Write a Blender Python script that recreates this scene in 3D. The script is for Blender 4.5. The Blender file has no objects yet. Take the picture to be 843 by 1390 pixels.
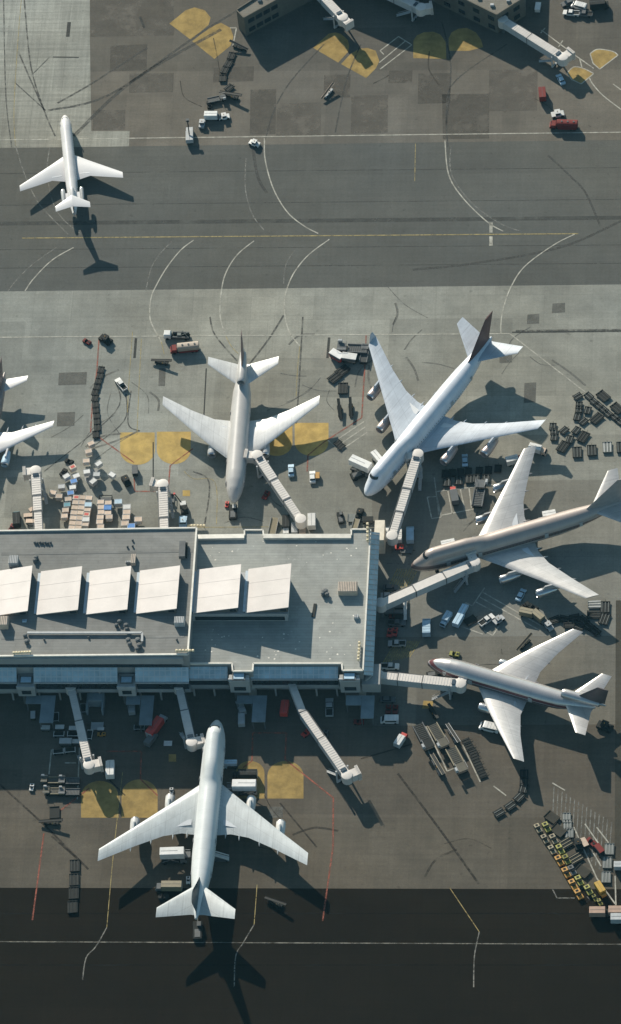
import bpy, math, random
from mathutils import Vector, Matrix
random.seed(7)
R=math.radians
scn=bpy.context.scene
HAZE_D=1.7e-5
COL=scn.collection
# ------------------------------------------------------------------ camera (fitted)
EL,DIST,PSI,ROLL,FPX=0.92698,1435.0,-0.155739,-0.128468,6470.8
fwd=Vector((math.sin(PSI)*math.cos(EL),math.cos(PSI)*math.cos(EL),-math.sin(EL)))
rv=Vector((math.cos(PSI),-math.sin(PSI),0)); uv=rv.cross(fwd)
cr=rv*math.cos(ROLL)+uv*math.sin(ROLL); cu=-rv*math.sin(ROLL)+uv*math.cos(ROLL)
CO=-fwd*DIST
def at(px,py,z=0.0):
    """survey point of the photograph -> metres on the ground (or at height z)"""
    d=fwd+cr*((px-421.5)/FPX)-cu*((py-695)/FPX)
    t=(z-CO.z)/d.z
    p=CO+d*t
    return Vector((p.x,p.y,z))
def hd(px,py,deg,z=0):
    a=at(px,py,z); b=at(px+12*math.cos(R(deg)),py-12*math.sin(R(deg)),z)
    return math.atan2(b.y-a.y,b.x-a.x)
cam=bpy.data.cameras.new('camera'); co=bpy.data.objects.new('camera',cam); COL.objects.link(co)
m=Matrix((cr,cu,-fwd)).transposed().to_4x4(); m.translation=CO
co.matrix_world=m
cam.sensor_fit='VERTICAL'; cam.sensor_height=24; cam.lens=24*FPX/1390
cam.clip_start=10; cam.clip_end=20000
scn.camera=co
# ------------------------------------------------------------------ materials
def nt(name):
    m=bpy.data.materials.new(name); m.use_nodes=True
    return m,m.node_tree.nodes,m.node_tree.links
def mth(N,L,op,a,b=None,c=None):
    n=N.new('ShaderNodeMath'); n.operation=op
    for i,v in enumerate((a,b,c)):
        if v is None: continue
        if isinstance(v,(int,float)): n.inputs[i].default_value=v
        else: L.new(v,n.inputs[i])
    return n.outputs[0]
def mul(N,L,col,fac):
    n=N.new('ShaderNodeMix'); n.data_type='RGBA'; n.blend_type='MULTIPLY'; n.inputs[0].default_value=1
    if isinstance(col,tuple): n.inputs[6].default_value=col
    else: L.new(col,n.inputs[6])
    c=N.new('ShaderNodeCombineColor')
    for i in range(3): L.new(fac,c.inputs[i])
    L.new(c.outputs[0],n.inputs[7]); return n.outputs[2]
def noise(N,L,vec,scale,detail=3,rough=.55):
    n=N.new('ShaderNodeTexNoise'); n.inputs['Scale'].default_value=scale; n.inputs['Detail'].default_value=detail; n.inputs['Roughness'].default_value=rough
    L.new(vec,n.inputs['Vector']); return n.outputs['Fac']
def mapr(N,L,v,a,b,c,d):
    n=N.new('ShaderNodeMapRange'); L.new(v,n.inputs[0])
    for i,x in enumerate((a,b,c,d)): n.inputs[1+i].default_value=x
    return n.outputs[0]
def scalev(N,L,vec,s):
    n=N.new('ShaderNodeMapping'); n.inputs['Scale'].default_value=s; L.new(vec,n.inputs['Vector']); return n.outputs[0]
def mixc(N,L,fac,a,b):
    n=N.new('ShaderNodeMix'); n.data_type='RGBA'
    if isinstance(fac,(int,float)): n.inputs[0].default_value=fac
    else: L.new(fac,n.inputs[0])
    for i,v in ((6,a),(7,b)):
        if isinstance(v,tuple): n.inputs[i].default_value=v
        else: L.new(v,n.inputs[i])
    return n.outputs[2]
_mc={}
def paint(name,c,rough=.5,metal=0.0,var=.12,sc=.6):
    if name in _mc: return _mc[name]
    m,N,L=nt(name); b=N['Principled BSDF']; b.inputs['Roughness'].default_value=rough; b.inputs['Metallic'].default_value=metal
    if sum(c)<.5 and rough>.2: b.inputs['Specular IOR Level'].default_value=.12
    tc=N.new('ShaderNodeTexCoord'); oi=N.new('ShaderNodeObjectInfo')
    n1=mapr(N,L,noise(N,L,tc.outputs['Object'],sc,4),.3,.7,1-var,1+var)
    n2=mapr(N,L,oi.outputs['Random'],0,1,1-var,1+var)
    f=mth(N,L,'MULTIPLY',n1,n2)
    L.new(mul(N,L,(c[0],c[1],c[2],1),f),b.inputs['Base Color'])
    _mc[name]=m; return m
WHITE=paint('white_paint',(.66,.65,.62),.45)
TAN=paint('tan_panel',(.54,.41,.31),.6,0,.16)
LTGREY=paint('light_grey_paint',(.40,.41,.41),.5)
GREY=paint('grey_paint',(.13,.135,.135),.55)
STEEL=paint('galvanised_steel',(.16,.17,.16),.45,.3)
DARK=paint('dark_steel',(.022,.024,.022),.6)
BLACK=paint('black_rubber',(.015,.015,.015),.75)
GLASS=paint('tinted_glass',(.02,.028,.035),.08)
GLASSL=paint('grey_window_glass',(.06,.08,.1),.1)
RED=paint('red_paint',(.55,.05,.035),.45)
MAROON=paint('dark_red_paint',(.19,.035,.03),.5)
BLUE=paint('blue_paint',(.04,.20,.52),.45)
LBLUE=paint('light_blue_paint',(.40,.55,.66),.45)
TEAL=paint('teal_paint',(.05,.25,.32),.5)
ORANGE=paint('orange_paint',(.46,.23,.03),.5)
YELG=paint('yellow_green_paint',(.27,.26,.045),.5)
BEIGE=paint('beige_paint',(.26,.22,.14),.55)
OLIVE=paint('olive_paint',(.22,.21,.06),.55)
BRIDGEM=paint('bridge_cladding',(.64,.59,.54),.55,0,.06)
BRIDGES=paint('bridge_side_cladding',(.50,.50,.49),.6,0,.06)
CONC=paint('wall_concrete',(.37,.36,.34),.8,0,.1,.2)
CONCD=paint('shade_dark_wall',(.14,.14,.13),.8,0,.1,.2)  # dark tone puts shade into roof light walls and stair tower bases
COPING=paint('white_coping',(.72,.68,.60),.6)
DECKW=paint('white_metal_roofing',(.56,.51,.48),.5,0,.09,.18)
ENGM=paint('engine_metal',(.5,.48,.46),.3,.8)
SILVER=paint('bare_metal',(.62,.61,.60),.28,.85)
REDC=paint('engine_beige_brown',(.50,.40,.36),.35,.3)

def ground_mat(name,c,slab=(7.6,7.6),joint=.10,patch=.13,stain=.25,streak=.10,rough=.85):
    m,N,L=nt(name); b=N['Principled BSDF']; b.inputs['Roughness'].default_value=rough; b.inputs['Specular IOR Level'].default_value=.04 if c[0]<.09 else .2
    tc=N.new('ShaderNodeTexCoord'); P=tc.outputs['Object']
    fs=[]
    def brick(w,h,lo,hi,mort,ms,off=0.0,loc=(0,0,0)):
        k=N.new('ShaderNodeTexBrick'); k.offset=off; k.squash=1
        mp=N.new('ShaderNodeMapping'); mp.inputs['Location'].default_value=loc; L.new(P,mp.inputs['Vector']); L.new(mp.outputs[0],k.inputs['Vector'])
        k.inputs['Color1'].default_value=(lo,lo,lo,1); k.inputs['Color2'].default_value=(hi,hi,hi,1); k.inputs['Mortar'].default_value=(mort,)*3+(1,)
        k.inputs['Scale'].default_value=1; k.inputs['Mortar Size'].default_value=ms; k.inputs['Mortar Smooth'].default_value=.3
        k.inputs['Brick Width'].default_value=w; k.inputs['Row Height'].default_value=h
        return k.outputs['Color']
    if joint>0:
        fs.append(brick(slab[0],slab[1],1-patch*.35,1+patch*.35,1-joint*.8,.07))
        fs.append(brick(slab[0]*5,slab[1]*2,1-patch,1+patch*.8,1-joint*.5,.12,.37,(3.1,1.7,0)))
        fs.append(brick(slab[0]*2.5,slab[1]*5,1-patch*.7,1+patch*.5,1,.0,.5,(13.1,21.7,0)))
    else:
        fs.append(brick(70,9,1-patch,1+patch,1,.0,.4,(3,2,0)))
    fs.append(mapr(N,L,noise(N,L,P,.018,5,.6),.3,.7,1-stain*.7,1+stain*.6))
    fs.append(mapr(N,L,noise(N,L,P,.12,6,.65),.3,.7,1-stain*.6,1+stain*.4))
    fs.append(mapr(N,L,noise(N,L,scalev(N,L,P,(.03,.9,1)),1,4,.6),.3,.7,1-streak*.6,1+streak*.6))
    fs.append(mapr(N,L,noise(N,L,scalev(N,L,P,(.8,.03,1)),1,4,.6),.3,.7,1-streak*.5,1+streak*.5))
    fs.append(mapr(N,L,noise(N,L,P,1.3,4,.85),.3,.7,.86,1.14))
    fs.append(mapr(N,L,noise(N,L,P,5,1,.5),.3,.7,.92,1.08))
    # oil spots
    sp=mapr(N,L,noise(N,L,P,.45,2,.5),.68,.78,1,.72); fs.append(sp)
    f=fs[0]
    for x in fs[1:]: f=mth(N,L,'MULTIPLY',f,x)
    # slightly warmer where stained
    w=mapr(N,L,noise(N,L,P,.01,3,.5),.35,.65,0,1)
    base=mixc(N,L,w,(c[0]*1.03,c[1]*1.0,c[2]*.94,1),(c[0]*.96,c[1]*1.0,c[2]*1.03,1))
    L.new(mul(N,L,base,f),b.inputs['Base Color']); return m
APRON=ground_mat('apron_concrete',(.262,.258,.226),(7.6,7.6),.16,.15,.3)
APRONN=ground_mat('north_concrete_edge_falloff',(.135,.121,.101))  # brown concrete, with lens falloff toward the top put into its tone
APRONF=ground_mat('far_north_concrete_edge_falloff',(.112,.101,.084))  # same concrete darkened again to carry the falloff at the top
LIGHTC=ground_mat('pale_concrete_panels',(.27,.268,.238),(9,6.6),.34,.14,.2,.3)
APRONS2=ground_mat('outer_south_concrete_edge_falloff',(.096,.082,.063),(7.6,7.6),.08,.12,.28,.12)  # further darkened copy carrying the lens falloff toward the bottom
APRONS=ground_mat('south_concrete_edge_falloff',(.108,.092,.072),(7.6,7.6),.08,.10,.25,.12)  # brownish concrete, lowered to include falloff toward the bottom of frame
APRONE=ground_mat('east_concrete_edge_falloff',(.195,.187,.162),(7.6,7.6),.08,.10,.22,.10)  # first step of a smooth light falloff, held in the albedo
ASPH=ground_mat('taxiway_asphalt',(.096,.096,.087),(7,7),0,.05,.18,.10)
ASPHS=ground_mat('south_asphalt_edge_falloff',(.0135,.0105,.0068),(7,7),0,.06,.2,.12)  # dark asphalt, deepened to include the lens falloff at the bottom

def marking(name,c,wear=.5,rough=.7,sc=.5):
    m,N,L=nt(name); b=N['Principled BSDF']; b.inputs['Roughness'].default_value=rough; b.inputs['Specular IOR Level'].default_value=.1
    tc=N.new('ShaderNodeTexCoord'); P=tc.outputs['Object']
    f=mapr(N,L,noise(N,L,P,.3,4),.3,.7,.8,1.15)
    L.new(mul(N,L,(c[0],c[1],c[2],1),f),b.inputs['Base Color'])
    a=mapr(N,L,noise(N,L,P,sc,5,.7),.35,.65,1-wear,1.0)
    L.new(a,b.inputs['Alpha']); return m
M_WHITE=marking('worn_white_line',(.50,.48,.41),.55)
M_FAINT=marking('faded_line',(.24,.235,.21),.85)
M_YEL=marking('worn_yellow_line',(.42,.34,.15),.72)
M_RED=marking('worn_red_line',(.34,.11,.075),.75)
M_DARK=marking('tyre_rubber_mark',(.085,.083,.075),.95)
M_CRACK=marking('tar_seal_line',(.05,.05,.045),.35)
M_PAD=marking('ochre_pad_paint',(.53,.37,.125),.25,.8,.25)
M_PATCH=marking('dark_repair_patch',(.13,.127,.112),.45)
M_PATCHN=marking('dark_north_patch',(.118,.106,.088),.85,.8,.12)
M_GREYP=marking('pale_grey_patch',(.38,.38,.37),.4)

def roof_mat(name,c,line=.06):
    m,N,L=nt(name); b=N['Principled BSDF']; b.inputs['Roughness'].default_value=.85
    tc=N.new('ShaderNodeTexCoord'); P=tc.outputs['Object']
    k=N.new('ShaderNodeTexBrick'); k.offset=.4; L.new(P,k.inputs['Vector'])
    k.inputs['Color1'].default_value=(.95,)*3+(1,); k.inputs['Color2'].default_value=(1.04,)*3+(1,); k.inputs['Mortar'].default_value=(1-line*2.5,)*3+(1,)
    k.inputs['Scale'].default_value=1; k.inputs['Mortar Size'].default_value=.08; k.inputs['Brick Width'].default_value=11; k.inputs['Row Height'].default_value=1.0
    f=k.outputs['Color']
    f=mth(N,L,'MULTIPLY',f,mapr(N,L,noise(N,L,P,.05,5,.6),.3,.7,.80,1.15))
    f=mth(N,L,'MULTIPLY',f,mapr(N,L,noise(N,L,P,.11,3,.5),.60,.66,1,.88))
    f=mth(N,L,'MULTIPLY',f,mapr(N,L,noise(N,L,P,.4,5,.7),.3,.7,.93,1.06))
    f=mth(N,L,'MULTIPLY',f,mapr(N,L,noise(N,L,P,.9,2,.5),.70,.80,1,1.35))
    L.new(mul(N,L,(c[0],c[1],c[2],1),f),b.inputs['Base Color']); return m
ROOF=roof_mat('grey_roof_membrane',(.320,.325,.300))
ROOFWALK=paint('roof_walkway_mat',(.17,.17,.16),.85,0,.2,.3)
ROOFW=roof_mat('darker_roof_membrane',(.215,.213,.198))
ROOFN=roof_mat('brown_grey_roof_membrane',(.17,.155,.125))
def glazing(name,c,dx,dy,line=(.5,.5,.5)):
    m,N,L=nt(name); b=N['Principled BSDF']; b.inputs['Roughness'].default_value=.25
    tc=N.new('ShaderNodeTexCoord'); sp=N.new('ShaderNodeSeparateXYZ'); L.new(tc.outputs['Object'],sp.inputs[0])
    def band(o,per,w):
        fr=mth(N,L,'FRACT',mth(N,L,'DIVIDE',o,per)); return mth(N,L,'LESS_THAN',fr,w)
    f=band(sp.outputs[0],dx,.14)
    g=band(sp.outputs[1],dy,.14)
    f=mth(N,L,'MAXIMUM',f,g)
    var=mapr(N,L,noise(N,L,tc.outputs['Object'],.3,2),.3,.7,.8,1.2)
    cc=mul(N,L,(c[0],c[1],c[2],1),var)
    L.new(mixc(N,L,f,cc,line+(1,)),b.inputs['Base Color']); return m
CANOPY=glazing('canopy_glazing',(.40,.52,.58),1.6,1.3,(.55,.58,.6))
CANOPYE=glazing('east_canopy_glazing',(.40,.52,.58),1.3,1.5,(.5,.53,.56))

# ------------------------------------------------------------------ mesh builder
class MB:
    def __init__(s): s.v=[]; s.f=[]
    def add(s,vs,fs):
        o=len(s.v); s.v+= [tuple(v) for v in vs]; s.f+=[tuple(i+o for i in f) for f in fs]; return s
    def box(s,x0,x1,y0,y1,z0,z1):
        return s.add([(x0,y0,z0),(x1,y0,z0),(x1,y1,z0),(x0,y1,z0),(x0,y0,z1),(x1,y0,z1),(x1,y1,z1),(x0,y1,z1)],
          [(3,2,1,0),(4,5,6,7),(0,1,5,4),(1,2,6,5),(2,3,7,6),(3,0,4,7)])
    def bev(s,x0,x1,y0,y1,z0,z1,b=.12):
        # box with chamfered top edges
        s.add([(x0,y0,z0),(x1,y0,z0),(x1,y1,z0),(x0,y1,z0),(x0,y0,z1-b),(x1,y0,z1-b),(x1,y1,z1-b),(x0,y1,z1-b),
               (x0+b,y0+b,z1),(x1-b,y0+b,z1),(x1-b,y1-b,z1),(x0+b,y1-b,z1)],
          [(3,2,1,0),(8,9,10,11),(0,1,5,4),(1,2,6,5),(2,3,7,6),(3,0,4,7),(4,5,9,8),(5,6,10,9),(6,7,11,10),(7,4,8,11)]); return s
    def prism(s,prof,y0,y1):
        # side profile [(x,z)] extruded across y
        n=len(prof); a=[(x,y0,z) for x,z in prof]+[(x,y1,z) for x,z in prof]
        fs=[tuple(range(n)),tuple(range(2*n-1,n-1,-1))]+[((i+1)%n,i,i+n,(i+1)%n+n) for i in range(n)]
        return s.add(a,fs)
    def cyl(s,p0,p1,r0,r1=None,n=12,cap=True):
        r1=r0 if r1 is None else r1
        p0=Vector(p0);p1=Vector(p1);d=(p1-p0).normalized()
        u=d.orthogonal().normalized(); w=d.cross(u)
        vs=[p0+(u*math.cos(2*math.pi*i/n)+w*math.sin(2*math.pi*i/n))*r0 for i in range(n)]+[p1+(u*math.cos(2*math.pi*i/n)+w*math.sin(2*math.pi*i/n))*r1 for i in range(n)]
        fs=[(i,(i+1)%n,(i+1)%n+n,i+n) for i in range(n)]
        if cap: fs+=[tuple(range(n-1,-1,-1)),tuple(range(n,2*n))]
        return s.add(vs,fs)
    def bar(s,p0,p1,w,h):
        p0=Vector(p0);p1=Vector(p1);d=(p1-p0); 
        u=Vector((-d.y,d.x,0)); u=u.normalized() if u.length>1e-6 else Vector((0,1,0))
        k=d.normalized().cross(u)*(-1)
        vs=[]
        for p in (p0,p1):
            for a,b in ((-1,-1),(1,-1),(1,1),(-1,1)): vs.append(p+u*(a*w/2)+k*(b*h/2))
        return s.add(vs,[(3,2,1,0),(4,5,6,7),(0,1,5,4),(1,2,6,5),(2,3,7,6),(3,0,4,7)])
    def loft(s,rings,cap=True):
        n=len(rings[0]); o=[]
        for r in rings: o+=list(r)
        fs=[]
        for k in range(len(rings)-1):
            for i in range(n): fs.append((k*n+i,k*n+(i+1)%n,(k+1)*n+(i+1)%n,(k+1)*n+i))
        if cap: fs+=[tuple(range(n-1,-1,-1)),tuple((len(rings)-1)*n+i for i in range(n))]
        return s.add(o,fs)
    def poly(s,pts,z0=None):
        n=len(s.v); s.v+=[tuple(p) for p in pts]; s.f.append(tuple(range(n,n+len(pts)))); return s
    def extr(s,pts,z0,z1):
        n=len(pts); a=[(p[0],p[1],z0) for p in pts]+[(p[0],p[1],z1) for p in pts]
        return s.add(a,[tuple(range(n-1,-1,-1)),tuple(range(n,2*n))]+[(i,(i+1)%n,(i+1)%n+n,i+n) for i in range(n)])
    def ribbon(s,pts,w,z):
        pts=[Vector((p[0],p[1],0)) for p in pts]; L_=[];R_=[]
        for i,p in enumerate(pts):
            a=pts[max(0,i-1)];b=pts[min(len(pts)-1,i+1)]; d=(b-a).normalized(); n=Vector((-d.y,d.x,0))*w/2
            L_.append((p.x+n.x,p.y+n.y,z)); R_.append((p.x-n.x,p.y-n.y,z))
        for i in range(len(pts)-1):
            s.add([R_[i],R_[i+1],L_[i+1],L_[i]],[(0,1,2,3)])
        return s
def P(name,mb,mat,parent=None,smooth=0,loc=None):
    import bmesh
    me=bpy.data.meshes.new(name); me.from_pydata(mb.v,[],mb.f); 
    b=bmesh.new(); b.from_mesh(me); bmesh.ops.recalc_face_normals(b,faces=b.faces) if len(b.faces)>1 else None; b.to_mesh(me); b.free()
    if isinstance(mat,(list,tuple)):
        for q in mat: me.materials.append(q)
    else: me.materials.append(mat)
    if smooth:
        me.polygons.foreach_set('use_smooth',[True]*len(me.polygons)); me.set_sharp_from_angle(angle=R(smooth))
    me.update()
    o=bpy.data.objects.new(name,me); COL.objects.link(o)
    if parent: o.parent=parent
    if loc: o.location=loc
    return o
def sheet(name,mb,mat):
    # flat ground sheet: all faces up
    me=bpy.data.meshes.new(name); me.from_pydata(mb.v,[],mb.f); me.materials.append(mat); me.update()
    if len(me.polygons) and me.polygons[0].normal.z<0: me.flip_normals()
    o=bpy.data.objects.new(name,me); COL.objects.link(o); o['kind']='structure'; return o
def T(name,label,cat,loc=(0,0,0),rz=0,group=None):
    o=bpy.data.objects.new(name,None); COL.objects.link(o); o.location=loc; o.rotation_euler=(0,0,rz); o.empty_display_size=1
    o['label']=label; o['category']=cat
    if group: o['group']=group
    return o
def copy_tree(o,parent=None):
    c=o.copy(); COL.objects.link(c); c.parent=parent
    for ch in list(o.children): copy_tree(ch,c)
    return c
def smooth_curve(pts,k=6):
    pts=[Vector((p[0],p[1])) for p in pts]; out=[]
    for i in range(len(pts)-1):
        p0=pts[max(0,i-1)];p1=pts[i];p2=pts[i+1];p3=pts[min(len(pts)-1,i+2)]
        for j in range(k):
            t=j/k; out.append(.5*((2*p1)+(p2-p0)*t+(2*p0-5*p1+4*p2-p3)*t*t+(3*p1-p0-3*p2+p3)*t**3))
    out.append(pts[-1]); return out
# ------------------------------------------------------------------ ground
def quad_sheet(name,pts,z,mat):
    mb=MB(); mb.poly([tuple(at(x,y))[:2]+(z,) for x,y in pts]); return sheet(name,mb,mat)
g=MB(); g.poly([(-2500,-2500,0),(2500,-2500,0),(2500,2500,0),(-2500,2500,0)]); sheet('ground',g,APRON)
def line_y(pa,pb):   # extended far left / right
    (x0,y0),(x1,y1)=pa,pb; s=(y1-y0)/(x1-x0); return lambda x:y0+(x-x0)*s
n0=line_y((0,201),(843,190)); n1=line_y((0,395.5),(843,386)); s0=line_y((0,1205),(843,1207)); e0=line_y((0,800),(843,792))
XL,XR=-1500,2300

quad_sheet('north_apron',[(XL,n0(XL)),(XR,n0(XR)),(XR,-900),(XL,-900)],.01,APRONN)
quad_sheet('taxiway',[(XL,n1(XL)),(XR,n1(XR)),(XR,n0(XR)),(XL,n0(XL))],.015,ASPH)
quad_sheet('east_apron',[(505,865),(XR,855),(XR,e0(XR)-145),(505,655)],.01,APRONE)
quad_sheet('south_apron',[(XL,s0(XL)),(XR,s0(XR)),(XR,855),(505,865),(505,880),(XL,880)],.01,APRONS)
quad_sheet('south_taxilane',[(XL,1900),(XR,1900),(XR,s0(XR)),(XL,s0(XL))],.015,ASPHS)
quad_sheet('east_service_road',[(834,1206),(900,1206),(900,815),(836,815)],.02,ground_mat('service_road_asphalt',(.075,.068,.054),(7,7),0,.05,.18,.10))
quad_sheet('far_north_falloff_band',[(XL,104),(XR,88),(XR,-900),(XL,-900)],.014,APRONF)  # band only carries edge falloff in its colour, pavement is unchanged
quad_sheet('mid_east_falloff_band',[(505,985),(XR,975),(XR,858),(505,865)],.0115,ground_mat('mid_east_concrete_edge_falloff',(.150,.138,.114),(7.6,7.6),.08,.10,.25,.12))  # in-between step of the light falloff, put into the pavement colour
quad_sheet('outer_south_falloff_band',[(XL,s0(XL)),(XR,s0(XR)),(XR,1108),(XL,1112)],.013,APRONS2)  # band added only for the falloff tone over the south apron
quad_sheet('concrete_panels',[(-200,n0(-200)),(175,n0(175)),(176,178),(124,178),(122,52),(122,-60),(-200,-60)],.018,LIGHTC)
def marks(name,mat,lst,z,w):
    mb=MB()
    for it in lst:
        ww=w
        if isinstance(it,tuple) and isinstance(it[0],(int,float)): ww,it=it
        pts=it if len(it)==2 else smooth_curve(it)
        if len(it)==2:
            a,b=it; n=max(2,int(math.hypot(b[0]-a[0],b[1]-a[1])/60)); pts=[(a[0]+(b[0]-a[0])*i/n,a[1]+(b[1]-a[1])*i/n) for i in range(n+1)]
        mb.ribbon([at(p[0],p[1]) for p in pts],ww,z)
    return sheet(name,mb,mat)
def sq(pts): # polyline as separate straight segments
    return [[pts[i],pts[i+1]] for i in range(len(pts)-1)]
white=[[(XL,line_y((0,190),(843,179.5))(XL)),(XR,line_y((0,190),(843,179.5))(XR))],
 [(XL,line_y((0,458),(700,453))(XL)),(692,453)],[(692,453),(794,532)],
 [(359,188),(360,217),(371,256),(390,288),(413,307),(432,317)],
 [(447,325),(419,346),(400,369),(390,391),(386,412),(388,435),(394,453),(407,470)],
 [(345,327),(322,346),(306,372),(300,400),(299,430),(306,455)],
 [(263,326),(246,339),(228,361),(213.5,385),(205,405),(203.5,430),(208,444),(219,464)],
 [(100,336),(71,353),(46,378),(34,395)],
 [(604,191),(609,237),(628.5,269),(661,301),(683,314)],
 [(780,318),(751,333),(712,362),(693,391),(683,420),(680,440),(680,453)],
 (1.1,[(664,304),(669,304)]),(1.1,[(664,332),(669,332)]),(1.0,[(666.5,306),(666.5,316)]),(1.0,[(666.5,321),(666.5,331)])]
white+=sq([(461,612.5),(498,587)])+sq([(463.7,601.5),(496,579.5)])+sq([(460.4,595),(494,572.4)])+sq([(445,597.7),(461.7,612.5)])
white+=sq([(580,675),(593,674),(599,702),(586,704),(580,675)])+sq([(589.6,648.3),(596,699.6)])+sq([(591.7,667.5),(669.7,658)])+sq([(607.8,665.4),(614,697.4)])+sq([(624.8,663),(631,693)])+sq([(636.6,661),(640,690)])+sq([(599,699.6),(644,691)])
white+=sq([(658,797.8),(641,822.7)])+sq([(655.4,804),(733.6,849)])+sq([(651.9,811),(731,855)])+sq([(644.7,816.5),(669.6,829.8)])+sq([(631.4,818),(641,822.7)])+sq([(612.7,845.8),(655.4,861)])+sq([(657,856.5),(668.8,862.7),(676.8,851)])
white+=sq([(567,988.5),(594.5,1047)])+sq([(578,986),(607,1047),(616,1043)])+sq([(628,1011),(652,1061.5)])+sq([(670,1067),(687,1080)])
white+=sq([(779,1123),(810,1192),(835,1227)])+sq([(794,1118.5),(819.4,1154.8)])+sq([(810,1123),(826,1144)])+sq([(805.5,1158),(816,1176)])+sq([(835,1189),(836,1229)])
white+=sq([(70,1017.7),(66.5,1051)])+sq([(108,1015),(105,1085)])+sq([(88,1035.7),(103.5,1035.7)])+sq([(750,1063),(767,1073)])
white+=sq([(735,41),(779,74),(806,93)])+sq([(787,80),(790,92)])+sq([(740,38),(734,45)])+sq([(764,55),(758,64)])+sq([(832,114),(843,122)])+[[(800,106),(806,116),(820,131),(845,150)]]
white+=sq([(541,49.6),(516,69)])+sq([(550,56),(515,85)])+sq([(559,61),(516,94)])+sq([(541,49.6),(559,61)])+sq([(516,69),(521,74)])
white+=sq([(801,73),(805,86),(814,94),(839,75)])+sq([(770,99),(776,108),(789,114),(806,100)])+[[(801,73),(808,68),(816,67),(832,70),(839,75)],[(770,99),(779,91),(792,93),(806,100)]]
white+=sq([(312,38),(321,38),(316,63)])
marks('painted_white_lines',M_WHITE,white,.055,.38)
marks('south_white_line',marking('faint_white_line',(.20,.19,.16),.75,.7,.3),[[(XL,1272),(XR,1288)]],.055,.34)  # fainter white for the line along the south strip
faint=[[(233,328),(217,345),(205,365),(198,395)],[(76.5,336),(43,360),(21,382),(11,395)],[(21,197),(32,232.5),(50,272),(71,296.6),(92.5,318)],[(67.6,200),(64,232),(71,272),(85,297),(110,318)],
 [(612,198),(613,237),(640,275),(678,303),(710,315)],[(334,215),(333,255),(342,290),(358,312)],[(400,340),(388,360),(385,385)],[(145,1259),(130,1285),(117,1300),(112,1330)],[(345,1255),(330,1280),(320,1298),(318,1340)],[(650.6,1265),(644,1298),(643,1340)],[(797,1217),(801,1221)],
 [(750,1207),(756,1219)],[(756,1219),(780,1219)]]
for i in range(15):
    x=752+i*5.6; faint.append([(x,1068+i*3.4),(x-2-i*.3,1120+i*5)])
faint+=sq([(525,765),(556,766)])+sq([(536,776),(556,776)])
marks('faded_lines',M_FAINT,faint,.035,.32)
yel=[(.38,[(30,323.3),(785,317.3)]),[(29,0),(24,60),(19,150),(21,198)],[(219,464),(223,481)],[(306,455),(314,470),(324,481)],[(407,470),(404,500),(402,538)],[(180,450),(175,520),(173,560)],[(192,460),(188,540),(186,590)],
 [(166.5,1048),(154,1159),(145,1259)],[(349,1201),(345,1255)],[(610,1204.5),(650.6,1265)],[(564,195),(563,246)],[(258,716),(395,715)],[(250,640),(263,650),(292,655),(294,712)]]
marks('yellow_guide_lines',M_YEL,yel,.05,.2)
hat=[]
for i in range(9): hat.append([(524+i*3.4,803),(540+i*3.4,772)][:2])
for i in range(11): hat.append([(520+i*3.6,900-i*.8),(538+i*3.2,870)])
marks('yellow_hatching',marking('yellow_hatch_paint',(.40,.32,.12),.7),hat,.045,.3)
red=sq([(134.5,458.5),(131.5,504),(125,552),(123,587)])+sq([(135,594),(182,628)])+sq([(182,649),(183,667),(228,667),(231,632),(262,609)])+sq([(497,455.5),(495,502),(491,567),(440,600),(418,618),(417,640)])
red+=sq([(330,1042),(342,1033),(343,995),(388.5,995),(387,1031),(452.5,1083),(452,1150),(438,1250)])+sq([(144,1020),(192,1020),(190.5,1057.5),(214,1080)])+sq([(121,1070),(81,1101)])+sq([(59.6,1131),(44,1249)])
marks('red_boundary_lines',M_RED,red,.045,.42)
tyre=[(.5,[(33,0),(42,90),(60,150),(75,185)]),(.5,[(25,70),(40,105),(60,150)]),(.4,[(42,103),(70,75)]),(.4,[(20,112),(62,150)]),(.7,[(78,140),(122,115),(200,65)]),(.9,[(65,150),(150,128),(280,40),(400,-30)]),(1.2,[(100,185),(180,110),(300,40)]),
 (.4,[(5,0),(8,130),(16,200)]),(.7,[(744,211),(775,240),(795,262),(815,307)]),(.5,[(285,430),(292,455),(322,490)]),(.6,[(385,428),(365,460),(338,495)]),(.5,[(411,430),(406,520),(402,575)]),
 (.4,[(158,520),(156,560),(60,640)]),(.4,[(171,535),(168,572),(118,612)]),(.4,[(178,530),(174,575),(190,585)]),(.5,[(688,60),(618,110),(606,150),(608,200)]),(.5,[(455,180),(470,110),(490,60)]),
 (.6,[(0,1065),(60,1120),(120,1180)]),(.6,[(70,1135),(110,1170)]),(.7,[(540,1050),(600,1130),(650,1200)]),(.5,[(380,1090),(430,1150)]),(.5,[(490,1030),(560,1010)]),(1.0,[(343,200),(350,240),(362,262)]),
 (.5,[(360,190),(372,150),(395,110),(440,60)]),(.5,[(600,30),(612,90),(606,170)]),(.9,[(560,366),(640,358),(760,336),(843,300)]),(1.2,[(700,450),(843,448.5)]),(.4,[(140,1050),(170,1080)]),(.5,[(262,640),(284,655),(278,712)])]
def pmax(it): return max(p[1] for p in it[1])
marks('tyre_marks',M_DARK,[i for i in tyre if pmax(i)<1000],.028,.5)
marks('south_tyre_marks',marking('dark_rubber_mark',(.040,.034,.027),.9),[i for i in tyre if pmax(i)>=1000],.028,.5)
scf=[]
rr_=random.Random(3)
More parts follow.
